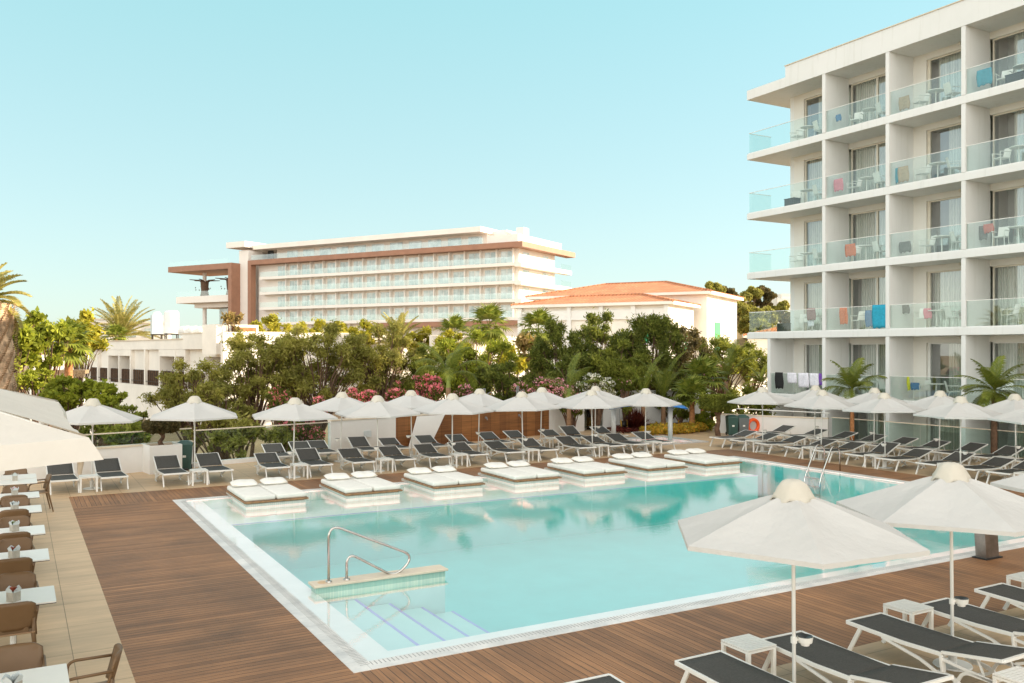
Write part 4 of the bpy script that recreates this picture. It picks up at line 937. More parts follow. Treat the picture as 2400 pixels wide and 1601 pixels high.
hC=frame('small_villa','small white villa with terracotta roof right of the tall hall','building',27.5,100,-62)
BX(hC,'wall','villa_white',-2,7,6,14,-3,5.6); hip(hC,-2,7,6,14,5.7,1.2,.4); BX(hC,'chimney','villa_white',1,1.8,5.4,5.98,-1,4.5)
# white low-rise at the left: bays with louvred openings
vb=frame('white_lowrise','long white low building with dark louvred windows and stepped roofline','building',-49.4,100,-39.3+0)
def sx(px): k=(px-1200)/F; return (k*100+49.4)/(.633+.774*k)
edges=[185,205.4,227,251.5,277,303.7,337,371.5,408,431,478.5,533]; kind=['r','p','p','r','r','p','p','r','r','p','r']
BX(vb,'wall','villa_white',0,sx(533),1.6,14,-6,4.3); BX(vb,'lower_wall','villa_white',-.5,sx(533),0,1.59,-7,.60)
BX(vb,'fascia','villa_white',0,sx(431),0,1.59,3.9,4.72); BX(vb,'fascia','villa_white',sx(431)+.01,sx(533),-.1,1.59,3.9,5.15)
BX(vb,'roof_coping','cream_coping',-.1,sx(431),-.08,14.1,4.73,4.82); BX(vb,'roof_coping','cream_coping',sx(431)+.02,sx(533),-.15,14.1,5.16,5.25)
for (a,b),kd in zip(zip(edges[:-1],edges[1:]),kind):
    a,b=sx(a),sx(b)
    BX(vb,'pier','villa_white',a,a+.3,0,1.58,.61,3.89)
    w_=BX(vb,'window','rusty_balcony',a+.31,b-.02,.3,.4,.62,2.0); mb=MB(); n=7; [mb.box(a+.36+(b-a-.4)*j/n,a+.43+(b-a-.4)*j/n,.22,.295,.62,1.98) for j in range(n)]; mb.build('louvre','bark',w_)
    mb=MB(); mb.box(a+.31,b-.02,.06,.12,.95,1.0); mb.build('rail','rusty_balcony',w_)
    if kd=='p':
        m_=MB(); m_.box(a+.31,b-.01,.35,.6,2.0,3.89); m_.build('upper_panel','villa_white',vb)
    else: BX(vb,'lintel','villa_white',a+.31,b-.01,.02,1.0,3.3,3.89)
def tank(px,d,r,z0,h,label,bx=False):
    x,y=at(px,d); o=thing('water_tank',label,'water tank',(x,y,z0))
    if bx:
        BX(o,'tank_body','grey_white',-r,r,-r,r,.35,h); MB().lathe([(0,.35),(.3,.3),(.42,0)],12,(0,0,h)).build('tank_lid','tank_white',o)
    else: MB().lathe([(0,h+.12),(r*.8,h+.08),(r,h-.05)]+[(r*(1+.015*(j%2)),h-.1-j*(h-.5)/8) for j in range(9)]+[(r,.35),(0,.35)],24).build('tank_body','tank_white',o,smooth=True)
    MB().box(-r,r,-r*.8,r*.8,.25,.345).build('platform','rusty_balcony',o)
    for sx_ in (-1,1):
        for sy in (-1,1): MB().box(sx_*r*.8-.04,sx_*r*.8+.04,sy*r*.7-.04,sy*r*.7+.04,-.5,.249).build('leg','rusty_balcony',o)
plain('grey_white',(.50,.55,.55),.6)
tank(402,80,.63,5.0,2.35,'white round water tank on the roof of the white low building'); tank(368,82,.50,5.0,2.1,'grey boxy water tank beside the round one on the roof',True)
for px,lab in ((434,'left'),(452,'middle'),(475,'right')):
    x,y=at(px,74); o=thing('rooftop_vent',f'{lab} white rounded vent on the low building roof','vent',(x,y,5.1),R(20)); MB().tube([(-.0,-.5,.35),(0,.5,.35)],.42,14).build('vent_body','white_paint',o); MB().box(-.25,.25,-.3,.3,-.3,.1).build('vent_base','white_paint',o)
# bright garden walls seen through the trees
A=Vector(at(520,64)); B=A+FD*31
wallseg('annex_wall',A,B,-4,5.15,.4,'villa_white','long sunlit white wall glimpsed through the olive trees','wall')
A2=Vector(at(490,66)); o=thing('rust_wall_box','white roof block with a faded rust coloured panel beside the trees','building'); B2=A2+FD*3.4; n_=FN*1.2
MB().prism([A2-n_,B2-n_,B2+n_,A2+n_],3.5,5.75).build('block','villa_white',o); n3=FN*1.25; MB().prism([A2+FD*1.2-n3,A2+FD*3.2-n3,A2+FD*3.2-n_*1.0,A2+FD*1.2-n_*1.0],4.4,5.55).build('rust_panel','rust_wall',o)
A=Vector(at(1010,70)); wallseg('annex_wall',A,A+FD*12,-3,5.0,.4,'villa_white','plain white roof wall behind the green palm, above the oleander','wall')
A=Vector(at(1706,58)); wallseg('lit_garden_wall',A,A+FD*6,-2,2.2,.3,'villa_white','cream sunlit garden wall left of the hotel behind the small palm','wall')
A=Vector(at(1640,56)); wallseg('low_garden_wall',A,A+FD*5.5,-2,.9,.3,'villa_white','low white garden wall behind the fan palms','wall')
A=Vector(at(66,70)); wallseg('far_white_wall',A,A+FD*4.6,-1,3.5,.4,'villa_white','sunlit white wall with orange coping behind the small fan palm','wall','roof_tile')
for i,(px,w_,zt) in enumerate(((140,3.4,2.5),(168,2.6,1.7))):
    x,y=at(px,60-4*i); o=thing('thatched_shelter',('upper' if i==0 else 'lower')+' thatched garden shelter below the fan palm','shelter',(x,y,-3.3),R(-10))
    MB().box(-w_/2,w_/2,-1.1,1.1,zt+3.0,zt+3.25).build('roof','thatch',o); mb=MB(); rr=random.Random(i)
    for j in range(70): x_=-w_/2+w_*j/70; mb.box(x_,x_+w_/90,-1.15,-1.12,zt+2.75+rr.uniform(-.12,.1),zt+3.0)
    mb.build('fringe','thatch',o)
    for x_ in (-w_/2+.1,w_/2-.1): MB().tube([(x_,-.9,0),(x_,-.9,zt+3)],.07,6).build('post','white_paint',o)
for i,(px,d,w_,zt,mat) in enumerate(((255,150,9,8.4,'warm_white'),(330,130,8,7.8,'far_white'),(232,190,5,10.5,'warm_white'),(740,110,9,5.6,'far_white'))):
    x,y=at(px,d); o=thing('distant_house',('low cream house behind the fountain-like palm','pale flat house beside the water tanks','tiny cream tower house on the horizon at the left','low pale house behind the yellow shrubs')[i],'house',(x,y,-3),R(8*i-20)); BX(o,'wall','%s'%mat,-w_/2,w_/2,-3,3,0,zt+3); BX(o,'roof','cream_coping',-w_/2-.2,w_/2+.2,-3.2,3.2,zt+3.002,zt+3.3); BX(o,'window','far_glass',-1.5,-.3,-3.05,-2.95,zt+1,zt+2.3); BX(o,'window','far_glass',.8,2,-3.05,-2.95,zt+1,zt+2.3)
# hill with villas at the right
hc=at(1800,260); hm=MB(); n=36
plain('hill_earth',(.34,.24,.11),.95,var=.4,scale=.08,bmp=.3,bscale=.6)
def hz_(x,y): r_=math.hypot(x-hc[0],(y-hc[1])*.8); return -3+23*math.exp(-(r_/52)**2)+1.2*math.sin(x*.13)*math.cos(y*.11)-1.5
hm.grid([[(hc[0]-110+220*i/n,hc[1]-110+220*j/n,hz_(hc[0]-110+220*i/n,hc[1]-110+220*j/n)) for i in range(n+1)] for j in range(n+1)]); struct(hm.build('hill','hill_earth',smooth=True))
for i,(px,d,w_,z,h) in enumerate(((1805,238,7,14.2,2.6),(1838,236,6,15.0,4.2),(1770,215,5,11.2,2.0),(1822,225,6,11.6,2.0))):
    x,y=at(px,d); o=thing('hillside_villa',('wide white villa on the hill between the pines','taller white villa block on the hill next to the hotel edge','small white villa low on the hill slope','small white house with pink bougainvillea on the slope')[i],'villa',(x,y,z),R(-20)); BX(o,'wall','villa_white',-w_/2,w_/2,-2,2,-4,h*.7); BX(o,'upper_storey','villa_white',-w_/4,w_/3,-1.5,2,h*.7+.001,h); BX(o,'window','far_glass',-w_/4,-w_/12,-2.03,-1.98,.2,1.2); BX(o,'window','far_glass',w_/8,w_/3,-2.03,-1.98,.2,1.2)
# ================================================================ PLANTS
def leafcloud(clumps,n,size,asp,name,mat,parent,seed,shell=.45,droop=0,jit=.35,tip=1.0):
    g=np.random.default_rng(seed); C=np.array(clumps,float); wgt=(C[:,3]*C[:,4]*C[:,5])**.8; idx=g.choice(len(C),n,p=wgt/wgt.sum())
    d=g.normal(size=(n,3)); d/=np.linalg.norm(d,axis=1)[:,None]; r=np.abs(g.normal(size=n))**.8*.62 if shell>.4 else g.random(n)**shell*(1+g.normal(size=n)*.05)
    P=C[idx,:3]+d*r[:,None]*C[idx,3:6]
    a=g.normal(size=(n,3))*.8+d*.5; a[:,2]+=.15-droop; a/=np.linalg.norm(a,axis=1)[:,None]
    b=np.cross(a,g.normal(size=(n,3))); b/=np.linalg.norm(b,axis=1)[:,None]
    s=size*(1+g.uniform(-jit,jit,n))[:,None]; L=a*s*asp; Wd=b*s*.5
    V=np.stack([P-L*.5,P-L*.05+Wd,P+L*.5*tip,P-L*.05-Wd],1).reshape(-1,3)
    me=bpy.data.meshes.new(name); me.vertices.add(4*n); me.vertices.foreach_set('co',V.ravel()); me.loops.add(4*n); me.loops.foreach_set('vertex_index',np.arange(4*n,dtype=np.int32)); me.polygons.add(n); me.polygons.foreach_set('loop_start',np.arange(0,4*n,4,dtype=np.int32)); me.polygons.foreach_set('loop_total',np.full(n,4,dtype=np.int32))
    me.materials.append(M[mat]); me.update(calc_edges=True); o=bpy.data.objects.new(name,me); COL.objects.link(o); o.parent=parent; return o
def crownclumps(rr,W,z0,z1,k,flat=1.0,depth=None):
    D_=depth or W; out=[]; hm_=(z0+z1)/2; hh=(z1-z0)/2
    for i in range(k):
        for _ in range(20):
            x,y,z=rr.uniform(-1,1),rr.uniform(-1,1),rr.uniform(-1,1)
            if x*x+y*y+z*z<1: break
        s=rr.uniform(.7,1.25)*.80/k**.36
        out.append((x*W*.88,y*D_*.75,hm_+z*hh*.86,W*s,D_*s,(max(hh,.5)*.5+W*.5)*s*rr.uniform(.7,1.0)*flat))
    return out
TREES=[]
def tree(name,label,cat,px,ytop,ybot,hw,d,mat,n,size=.16,asp=2.2,k=9,seed=1,droop=0,group=None,zb=None,lean=0,bark='bark',trunk=.13,shell=.5,extra=None,depth=None):
    rr=random.Random(seed*7+3); x,y=at(px,d); zb=gz(x,y)-.1 if zb is None else zb; t=thing(name,label,cat,(x,y,zb),0,group)
    W=hw*d/F; z1=zat(ytop,d)-zb; z0=max(.2,zat(ybot,d)-zb); cl=crownclumps(rr,W,z0,z1,k,depth=depth)
    tb=MB(); fork=Vector((lean*.2,0,max(.3,z0*.6))); base=Vector((-lean,0,-.2)); tb.tube([base,base*.4+fork*.6+Vector((.05,.04,0)),fork],[trunk,trunk*.85,trunk*.7],8)
    for c in cl:
        e=Vector(c[:3]); m_=(fork+e)/2+Vector((rr.uniform(-.2,.2)*W*.4,rr.uniform(-.2,.2)*W*.4,(e.z-fork.z)*.12)); tb.tube([fork,m_,e],[trunk*.45,trunk*.28,trunk*.08],5,caps=False)
        for _ in range(3):
            q=e+Vector((rr.uniform(-1,1)*c[3],rr.uniform(-1,1)*c[4],rr.uniform(-.4,1)*c[5])); tb.tube([m_*.3+e*.7,q],[trunk*.12,trunk*.03],4,caps=False)
    tb.build('trunk' if cat=='tree' else 'stems',bark,t)
    leafcloud(cl,n,size,asp,'crown' if cat=='tree' else 'foliage',mat,t,seed,shell,droop)
    if extra:
        fm,fn,fs=extra; cs=[(c[0],c[1],c[2]+c[5]*.25,c[3]*1.05,c[4]*1.05,c[5]*.95) for c in cl]; leafcloud(cs,fn,fs,1.2,'flowers',fm,t,seed+50,.25)
    return t
GO='wispy olive green trees below the terrace'
OL=[(452,850,1000,88,41,3800),(590,778,955,92,43,4600),(505,905,1060,72,37,2800),(752,762,950,100,44,6400),(668,800,960,70,46,3600),(890,762,930,88,46,5600)]
LB=['lowest, leftmost wispy olive tree in front of the louvred windows','wispy olive tree left of centre with white wall glimpsed through','wispy olive tree with leaning trunk behind the glass fence','broad olive tree in the middle of the trees behind the oleander','thin see-through olive tree between the two larger wispy ones','dense olive tree left of the tall green palm']
for i,(px,a,b,hw,d,n) in enumerate(OL): tree('olive_tree',LB[i],'tree',px,a-22,b+14,hw*1.22,d,'leaf_olive',int(n*3.8),.055,3.9,50,seed=11+i,droop=.45,group=GO,lean=[0,.3,1.2,-.2,0,.3][i],shell=.85)
GS='green trees behind the terrace wall'
GRN=[(1000,805,950,58,47,'leaf_green',5200,'small green tree beside the tall young palm'),(1112,765,950,84,48,'leaf_bright',9000,'large yellow green tree below the distant palms'),
(1312,742,945,60,46,'leaf_dark',7200,'dark green tree, leftmost of the dark group below the red roof'),(1392,722,900,56,49,'leaf_dark',6400,'tallest dark green tree in front of the white pilasters'),(1440,792,965,76,44,'leaf_green',8800,'mid green rounded tree in the middle of the dark group'),
(1532,730,935,78,47,'leaf_dark',9400,'large dark green tree right of the middle below the green window'),(1608,772,895,50,51,'leaf_brown',4600,'brownish dark tree at the right end of the dark group'),
(1690,790,930,66,56,'leaf_green',6000,'light green bush-like tree behind the fan palms'),(1762,806,905,60,60,'leaf_green',5200,'green tree against the left edge of the hotel'),(1345,830,960,60,43,'leaf_dark',5200,'low dark green tree above the white oleander'),(1180,850,965,70,44,'leaf_dark',5200,'low dark tree behind the two shower posts'),(1560,850,965,60,45,'leaf_dark',4200,'low dark tree behind the tall white garden wall'),(1060,800,950,52,50,'leaf_bright',4600,'bright yellow green tree just right of the tall young palm'),(1475,765,900,48,48,'leaf_green',4600,'green tree filling the middle of the dark group')]
for i,(px,a,b,hw,d,m_,n,lab) in enumerate(GRN): tree('garden_tree',lab,'tree',px,a-10,b+10,hw*1.3,d,m_,int(n*3.1),.060,3.2,42,seed=31+i,group=GS,shell=.55,droop=-.35)
tree('dry_tree','pale dry yellow tree with bare twigs beside the distant fan palm','tree',1240,765,930,50,55,'leaf_dry',3400,.15,2.4,11,seed=61,shell=.8); tree('dry_tree','small brown twiggy tree in front of the red roofed wing','tree',1632,758,830,30,60,'leaf_brown',700,.16,2,8,seed=62,shell=.8)
tree('dry_tree','golden dry tree between the green and the dark trees','tree',1195,800,950,45,53,'leaf_yellow',4200,.14,2.4,11,seed=63,shell=.7)
tree('dry_tree','small rust tinted tree in front of the distant stair tower','tree',545,722,790,26,66,'leaf_dry',900,.16,2.2,7,seed=64,shell=.8)
YL=[(650,738,790,44,72),(712,752,800,38,70),(775,742,800,46,74),(845,748,800,40,70),(800,735,790,20,76),(985,765,810,40,72),(600,745,790,22,70),(1060,770,820,40,68)]
for i,(px,a,b,hw,d) in enumerate(YL): tree('yellow_shrub',f'sunlit yellow green shrub before the distant hotel, {ORD[i]} from the left' if i<7 else 'sunlit yellow shrub below the small distant palm','shrub',px,a,b+25,hw,d,'leaf_yellow',7000,.11,2.4,22,seed=71+i,group='sunlit shrubs before the distant hotel',zb=-1)
LT=[(30,700,880,88,44,'leaf_bright',7000,.26,'big broadleaved tree behind the thick palm trunk'),(115,735,880,66,49,'leaf_bright',5200,.24,'broadleaved tree between the thick trunk and the small fan palm'),(190,725,850,62,64,'leaf_yellow',4200,.28,'yellowing tree behind the small fan palm'),
(85,862,915,60,43,'leaf_bright',3000,.13,'feathery low green bush above the awning'),(165,880,965,66,38,'leaf_bright',5200,.17,'leafy green bush left of the roundest bright bush'),(248,893,975,44,36,'leaf_bright',4800,.15,'roundest bright yellow green bush below the louvred windows'),(300,945,1010,44,34,'leaf_green',2600,.12,'small dark shrub beside the spiky yucca')]
for i,(px,a,b,hw,d,m_,n,s_,lab) in enumerate(LT): tree('broadleaf_tree' if i<3 else 'leafy_bush',lab,'tree' if i<3 else 'bush',px,a,b,hw,d,m_,int(n*1.6),s_*.72,1.7,24,seed=91+i,shell=.5)
for i,(px,a,b,hw,d,n) in enumerate(((290,990,1060,60,32.5,3800),(225,985,1050,40,32.5,2600),(560,985,1070,60,34,2600),(660,990,1060,50,34.5,2200))): tree('hedge_bush',['hedge bush behind the glass fence left of the clipped planter tree','hedge bush partly hidden by the awning','scrubby bush behind the middle of the long glass fence','scrubby bush left of the pink oleander by the fence'][i],'bush',px,a,b,hw,d,'leaf_olive' if i>1 else 'leaf_green',n,.09,2.6,11,seed=111+i,shell=.6,zb=-2.4)
OD=[(718,915,1065,54,35,'flower_pink',620,'pink oleander at the end of the glass fence'),(655,900,990,34,36,'flower_pink',300,'thin pink oleander left of the big one'),(838,900,990,58,36,'flower_pink',620,'pink oleander above the white wall with the grey box'),(932,893,985,44,37,'flower_pink',560,'pink oleander left of the tall young palm'),(1000,862,985,50,38,'flower_pink',760,'tallest deep pink oleander in front of the tall young palm'),(1085,893,975,40,38,'flower_rose',420,'rose oleander right of the tall young palm'),
(1228,890,965,36,40,'flower_rose',420,'rose oleander left of the arching palm'),(1290,880,962,52,40,'flower_rose',700,'large rose oleander behind the arching palm'),(1398,866,955,44,41,'flower_white',620,'white oleander with masses of white flowers'),(1464,884,925,18,42,'flower_rose',60,'small pink flowering shoot in the dark trees'),(1668,846,905,32,50,'flower_rose',420,'rose oleander above the fan palms'),(1340,915,975,40,39,'flower_rose',240,'low rose oleander under the white one')]
for i,(px,a,b,hw,d,fm,fn,lab) in enumerate(OD): tree('oleander',lab,'flowering shrub',px,a,b,hw,d,'leaf_dark',5200,.06,3.8,24,seed=131+i,group='oleander bushes along the terrace wall',zb=-2.0,extra=(fm,int(fn*3.0),.085),shell=.6)
# hill trees
HTr=[(1672,658,700,22,205),(1700,668,715,30,210),(1728,690,730,26,205),(1760,672,705,24,225),(1790,668,700,22,228),(1735,705,745,26,195),(1765,722,760,28,190),(1700,715,760,26,185),(1800,715,745,20,210),(1830,700,730,18,215),(1850,725,760,26,195),(1690,745,790,26,170)]
for i,(px,a,b,hw,d) in enumerate(HTr): b=b+26; hw=hw*1.4; tree('hill_pine',f'round pine on the distant hill, {ORD[i] if i<10 else ("lowest right" if i==10 else "lowest left")} of the group','tree',px,a,b,hw,d,['leaf_dry','leaf_brown','leaf_olive'][i%3] if i%3!=0 else 'leaf_olive',5200,.42,1.4,20,seed=171+i,group='pines on the distant hill',zb=zat(b,d)-1,shell=.4)
# ---------------------------------------------------------------- palms
def frond_mesh(L,pitch,curl,nl,ll,wd,mat,V_=.5,seed=0):
    rr=random.Random(seed); mb=MB(); pts=[]; p=Vector((0,0,0)); a=pitch; st=L/12
    for i in range(13): pts.append(p.copy()); p=p+Vector((math.cos(a),0,math.sin(a)))*st; a-=curl/12*(.4+1.2*i/12)
    for i in range(12): w_=.03*(1-i/13)*L/2; mb.quad(pts[i]+Vector((0,-w_,0)),pts[i]+Vector((0,w_,0)),pts[i+1]+Vector((0,w_*.9,0)),pts[i+1]+Vector((0,-w_*.9,0)))
    for j in range(nl):
        t=.12+.88*j/nl; k=min(11,int(t*12)); f=t*12-k; q=pts[k].lerp(pts[k+1],f); tg=(pts[k+1]-pts[k]).normalized(); up=Vector((-tg.z,0,tg.x))
        l=ll*(math.sin(math.pi*min(1,.12+t*.86))**.55)*rr.uniform(.85,1.1)
        for s_ in (-1,1):
            d_=(tg*.75+Vector((0,s_,0))*.9+up*V_).normalized(); m_=q+d_*l*.55; e=q+d_*l*.95+Vector((0,0,-l*.28*rr.uniform(.5,1.5))); w2=tg*wd*.5
            mb.quad(q-w2*.6,q+w2*.6,m_+w2,m_-w2); mb.poly([m_-w2,m_+w2,e])
    me=mb.build('frond',mat); m2=me.data; bpy.data.objects.remove(me); return m2
def fan_mesh(L,mat,seed=0,droop=.5):
    rr=random.Random(seed); mb=MB(); pe=L*.45; mb.tube([(0,0,0),(pe*.6,0,pe*.28),(pe,0,pe*.3)],.015,4); c=Vector((pe,0,pe*.3)); n=22
    for j in range(n):
        a=R(-115+230*j/(n-1)); l=L*.6*(.75+.25*math.cos(a*.8)); d_=Vector((math.cos(a),math.sin(a),.12)); m_=c+d_*l*.55; e=c+d_*l+Vector((0,0,-droop*l*rr.uniform(.3,.9))); s_=Vector((-math.sin(a),math.cos(a),0))*l*.07
        mb.poly([c,m_+s_,m_-s_]); mb.poly([m_-s_,m_+s_,e])
    me=mb.build('frond',mat); m2=me.data; bpy.data.objects.remove(me); return m2
FCACHE={}
def palm(name,label,x,y,zb,h,r,nf,L,mat,bark='palm_bark',fan=False,seed=1,pmax=82,pmin=-25,curl=1.1,ll=.42,wd=.035,nl=34,group=None,shaft=False,az=None,lean=(0,0),V_=.5,rings=False):
    rr=random.Random(seed); t=thing(name,label,'palm',(x,y,zb),0,group); top=Vector((lean[0],lean[1],h)); n=14
    pts=[Vector((lean[0]*(i/n)**1.6,lean[1]*(i/n)**1.6,-.1+(h+.1)*i/n)) for i in range(n+1)]
    rs=[r*(1.12-.25*i/n)*(1+(.07 if i%2 else -.05)*(1 if rings else .4)) for i in range(n+1)]
    MB().tube(pts,rs,10).build('trunk',bark,t,smooth=not rings)
    if rings:
        sc=MB(); 
        for i in range(int(h*22)):
            for j in range(9):
                a=j*.7+i*.37; z=i/22; c_,s_=math.cos(a),math.sin(a); R_=r*1.02; sc.poly([(R_*c_-s_*.10,R_*s_+c_*.10,z),(R_*c_+s_*.10,R_*s_-c_*.10,z),(R_*1.13*c_,R_*1.13*s_,z+.10)])
        sc.build('bark_scales',bark,t)
    if shaft: MB().tube([top-Vector((0,0,.05)),top+Vector((0,0,.45))],[r*.95,r*.5],8).build('crownshaft','green_shaft',t)
    base=top+Vector((0,0,.4 if shaft else .05))
    for i in range(nf):
        q=i/max(1,nf-1); p=R(pmax-(pmax-pmin)*q**.85); key=(fan,L,round(p,1),mat,curl,i%2)
        if key not in FCACHE: FCACHE[key]=fan_mesh(L,mat,i,.5) if fan else frond_mesh(L,p,curl*(.6+.5*q),nl,ll,wd,mat,V_,i)
        o=bpy.data.objects.new('frond',FCACHE[key]); COL.objects.link(o); o.parent=t; o.location=base
        a=(az[i] if az else i*2.399+rr.uniform(-.2,.2)); o.rotation_euler=(0,(-p if fan else rr.uniform(-.05,.05)),a) if fan else (rr.uniform(-.1,.1),rr.uniform(-.05,.05),a)
    return t
x,y=at(-34,34.5); palm('date_palm','massive date palm with thick scaly trunk at the left edge',x,y,gz(x,y),9.0,1.05,30,1.75,'palm_gold','date_bark',seed=1,pmax=80,pmin=-20,curl=1.3,ll=.5,wd=.05,nl=44,rings=True)
x,y=at(161,56); palm('fan_palm','small fan palm with orange trunk before the broadleaved trees',x,y,-1.4,5.4,.26,26,1.9,'palm_leaf','palm_bark',True,2,80,-55)
x,y=at(285,120); palm('date_palm','fountain shaped golden palm behind the low white building',x,y,-3,8.6,.4,34,6.0,'palm_gold','date_bark',seed=3,pmax=86,pmin=5,curl=.9,ll=1.0,wd=.15,nl=34)
x,y=at(272,112); palm('fan_palm','little fan palm at the foot of the golden fountain palm',x,y,-3,8.3,.2,14,2.2,'palm_leaf','palm_bark',True,4,75,-30)
x,y=at(932,72); palm('date_palm','golden fountain palm before the middle of the distant hotel',x,y,2.0,2.0,.4,32,3.2,'palm_gold','date_bark',seed=5,pmax=86,pmin=0,curl=1.0,ll=.6,wd=.09,nl=32)
for i,(px,yt,d,L) in enumerate(((1064,742,74,1.9),(1146,725,72,2.2),(1262,735,70,2.1))):
    x,y=at(px,d); zt=zat(yt+44,d); palm('fan_palm',('small distant fan palm left of the taller one','taller distant fan palm before the hotel corner','distant fan palm above the dry yellow tree')[i],x,y,-2,zt+2,.22,22,L,'palm_leaf','palm_bark',True,6+i,80,-60,group='distant fan palms before the hotel')
p=FL(1046,-.3); palm('young_palm','tall young palm with drooping fronds in front of the timber wall',p.x,p.y-.2,0,2.3,.11,9,2.0,'palm_leaf','smooth_trunk',seed=21,shaft=True,pmax=86,pmin=30,curl=2.1,ll=.5,wd=.03,nl=50,V_=-.25)
x,y=G(1333.6,1029); palm('young_palm','arching young palm rising behind the front parasols right of the timber wall',x,y,0,1.7,.10,8,1.75,'palm_leaf','smooth_trunk',seed=22,shaft=True,pmax=78,pmin=15,curl=1.3,ll=.42,wd=.028,nl=40,V_=.1)
x,y=at(1508,42); palm('young_palm','left one of the arching palms behind the blue shade',x,y,-.2,1.6,.12,6,2.6,'palm_leaf','smooth_trunk',seed=23,pmax=84,pmin=50,curl=1.9,ll=.35,wd=.04,nl=40,az=[0.1,3.0,1.6,4.5,.6,2.4])
x,y=at(1555,43); palm('young_palm','right one of the arching palms behind the blue shade',x,y,-.2,1.5,.12,6,2.8,'palm_leaf','smooth_trunk',seed=24,pmax=84,pmin=55,curl=1.7,ll=.4,wd=.04,nl=40,az=[-.2,2.6,1.3,4.1,.3,3.3])
for i,(px,d,h,L) in enumerate(((1622,41,1.35,1.3),(1648,43,2.1,1.45))):
    x,y=at(px,d); palm('fan_palm',('lower','upper')[i]+' green fan palm of the pair behind the flower bed',x,y,0,h,.13,20,L,'palm_leaf','palm_bark',True,25+i,85,-30,group='green fan palms behind the flower bed')
x,y=at(1702,47); palm('young_palm','slender palm left of the sunlit garden wall',x,y,-.5,2.6,.12,8,2.4,'palm_leaf','smooth_trunk',seed=27,pmax=86,pmin=50,curl=1.3,ll=.4,wd=.04,nl=40)
x,y=at(1786,49); palm('small_palm','small dark palm against the hotel corner',x,y,-1.2,3.0,.09,10,1.4,'palm_leaf','smooth_trunk',seed=28,pmax=80,pmin=-10,curl=1.2,ll=.35,wd=.04)
x,y=at(1997,35.5); palm('young_palm','leafy young palm before the hotel with yellow crownshaft',x,y,0,1.75,.085,13,1.5,'palm_leaf','palm_bark',seed=29,shaft=True,pmax=86,pmin=8,curl=1.7,ll=.50,wd=.03,nl=46,V_=-.05)
x,y=at(2330,30.5); palm('young_palm','bushy young palm before the hotel at the right',x,y,0,2.30,.10,22,1.35,'palm_leaf','bark',seed=30,pmax=78,pmin=-30,curl=1.3,ll=.42,wd=.028,nl=48,V_=.1)
# yucca, clipped trees, bushes in the bed
x,y=at(308,33); t=thing('yucca','spiky green yucca behind the fence left of the planter','plant',(x,y,-1.2)); mb=MB(); rr=random.Random(9)
for i in range(60):
    a=rr.uniform(0,6.28); e=rr.uniform(.0,1.5); d_=Vector((math.cos(a)*math.cos(e),math.sin(a)*math.cos(e),math.sin(e))); s_=Vector((-math.sin(a),math.cos(a),0))*.03; b=Vector((0,0,1.4)); mb.quad(b-s_,b+s_,b+d_*.5+s_,b+d_*.5-s_); mb.poly([b+d_*.5-s_,b+d_*.5+s_,b+d_*.8])
mb.build('leaves','palm_leaf',t); MB().tube([(0,0,0),(0,0,1.4)],.1,7).build('trunk','bark',t)
def topiary(name,label,x,y,z0,th,tr,W,Dp,Hc,mat,n,leaf,kind,group=None):
    t=thing(name,label,'tree',(x,y,z0),R(8),group); MB().tube([(.03,0,-.05),(-.04,.02,th*.3),(.05,0,th*.6),(0,0,th+.1)],[tr*1.2,tr,tr*.8,tr],9).build('trunk','bark',t); tb=MB()
    rr=random.Random(4)
    for i in range(9): a=i*.7; tb.tube([(0,0,th*.75),(W*.5*math.cos(a),Dp*.5*math.sin(a),th+Hc*.3)],[tr*.4,tr*.15],5)
    tb.build('branches','bark',t)
    if kind=='box': cl=[(-W+W*2*(i+.5)/9,-Dp+Dp*2*(j+.5)/7,th+Hc*(k+.5)/5-(.0 if k else -.05),W*.13,Dp*.16,Hc*.13) for i in range(9) for j in range(7) for k in range(5) if (i in(0,8) or j in(0,6) or k in(0,4)) and not (k==0 and (i in(0,8) or j in (0,6)))]
    else: cl=[(math.cos(a)*W*.55,math.sin(a)*Dp*.55,th+Hc*.42,W*.48,Dp*.48,Hc*.5) for a in [k*.9 for k in range(7)]]+[(0,0,th+Hc*.5,W*.6,Dp*.6,Hc*.55)]
    leafcloud(cl,n,leaf,2.0,'crown',mat,t,5,.18)
x,y=G(1682.6,1021); topiary('clipped_tree','flat topped clipped tree with thick trunk left of the right hand white wall',x,y,0,1.05,.11,.66,.55,.74,'leaf_green',20000,.045,'box')
topiary('planter_olive','clipped dark olive tree growing in the tall white planter','',0,0,0,0,0,0,0,0,0,'') if 0 else None
topiary('clipped_olive','umbrella shaped clipped olive growing from the tall white planter',PLC[0],PLC[1],.78,.46,.075,.56,.56,.42,'leaf_brown',7500,.05,'dome')
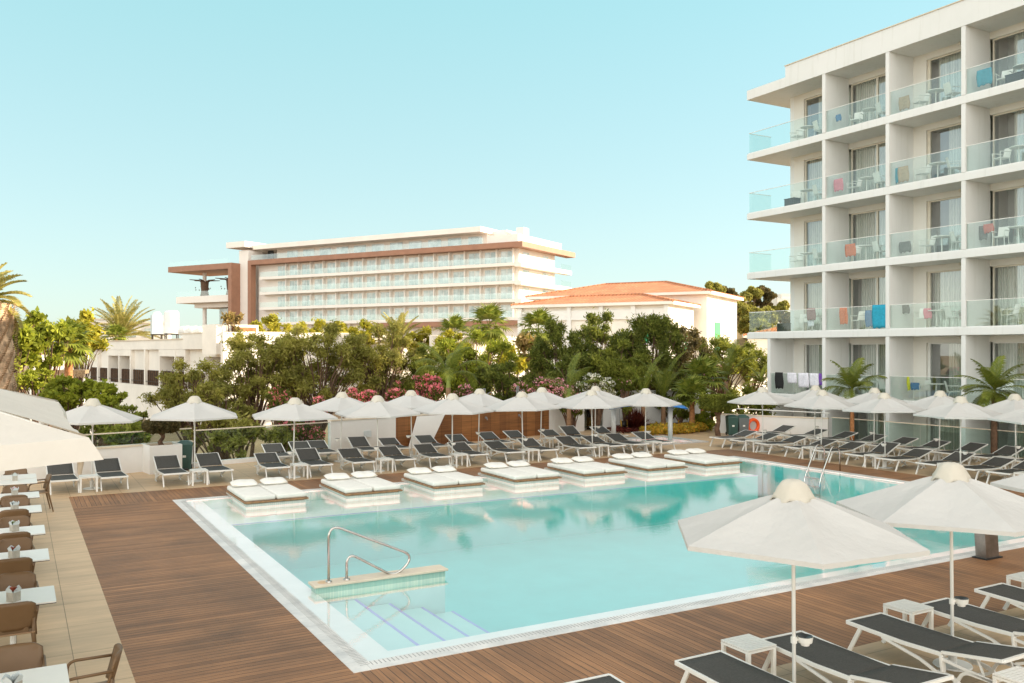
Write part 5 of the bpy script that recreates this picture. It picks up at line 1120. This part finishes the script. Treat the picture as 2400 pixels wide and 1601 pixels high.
x,y=at(1491,41); t=thing('maroon_grass','round tuft of dark maroon grass before the garden wall','plant',(x,y,.08)); mb=MB(); rr=random.Random(2)
for i in range(900):
    a=rr.uniform(0,6.28); e=rr.uniform(.35,1.55); l=rr.uniform(.6,1.15); d_=Vector((math.cos(a)*math.cos(e),math.sin(a)*math.cos(e),math.sin(e))); s_=Vector((-math.sin(a),math.cos(a),0))*.012; b=Vector((rr.uniform(-.15,.15),rr.uniform(-.15,.15),0)); m_=b+d_*l*.6; mb.quad(b-s_,b+s_,m_+s_,m_-s_); mb.poly([m_-s_,m_+s_,m_+d_*l*.4+Vector((0,0,-.12*math.cos(e)))])
mb.build('blades','leaf_maroon',t)
cl=[]; rr=random.Random(6)
for i in range(60):
    px=rr.uniform(1512,1650); d=rr.uniform(38.3,40.2)+(px-1512)*.012; x,y=at(px,d); cl.append((x,y,.2,.35,.35,.22))
g_=leafcloud(cl,9000,.07,1.8,'ground_cover','flower_gold',None,3,.5); tag(g_,'golden yellow ground cover plants filling the flower bed','ground cover',kind='stuff')
cl=[(*at(rr.uniform(1438,1500),rr.uniform(39.8,41)),.12,.3,.3,.10) for i in range(16)]; g_=leafcloud(cl,1800,.06,1.6,'ground_cover','leaf_maroon',None,4,.5); tag(g_,'dark red low ground cover by the hose reel','ground cover',kind='stuff')
for i,(px,a,b,hw,d,m_,lab) in enumerate(((1655,962,1003,34,41.5,'leaf_bright','yellow green bush at the right end of the flower bed'),(1595,955,985,22,42,'leaf_green','small green bush between the pillar and the fan palms'),(1738,905,962,44,46,'leaf_green','green hedge bush right of the clipped tree'),(1765,925,1000,62,42.3,'leaf_green','green hedge bush filling the gap above the wall with the bins'),(1785,915,975,34,44,'leaf_olive','green hedge bush behind the white wall by the hotel'),(1700,960,1000,26,46,'leaf_green','green hedge bush behind the clipped tree trunk'),(1475,940,985,16,41.5,'leaf_green','slim green climber on the garden wall left of the maroon grass'))): tree('garden_bush',lab,'bush',px,a,b,hw,d,m_,3200 if i!=6 else 500,.07,2.0,10,seed=201+i,zb=-.1 if i<2 or i==6 else -.8,shell=.5)
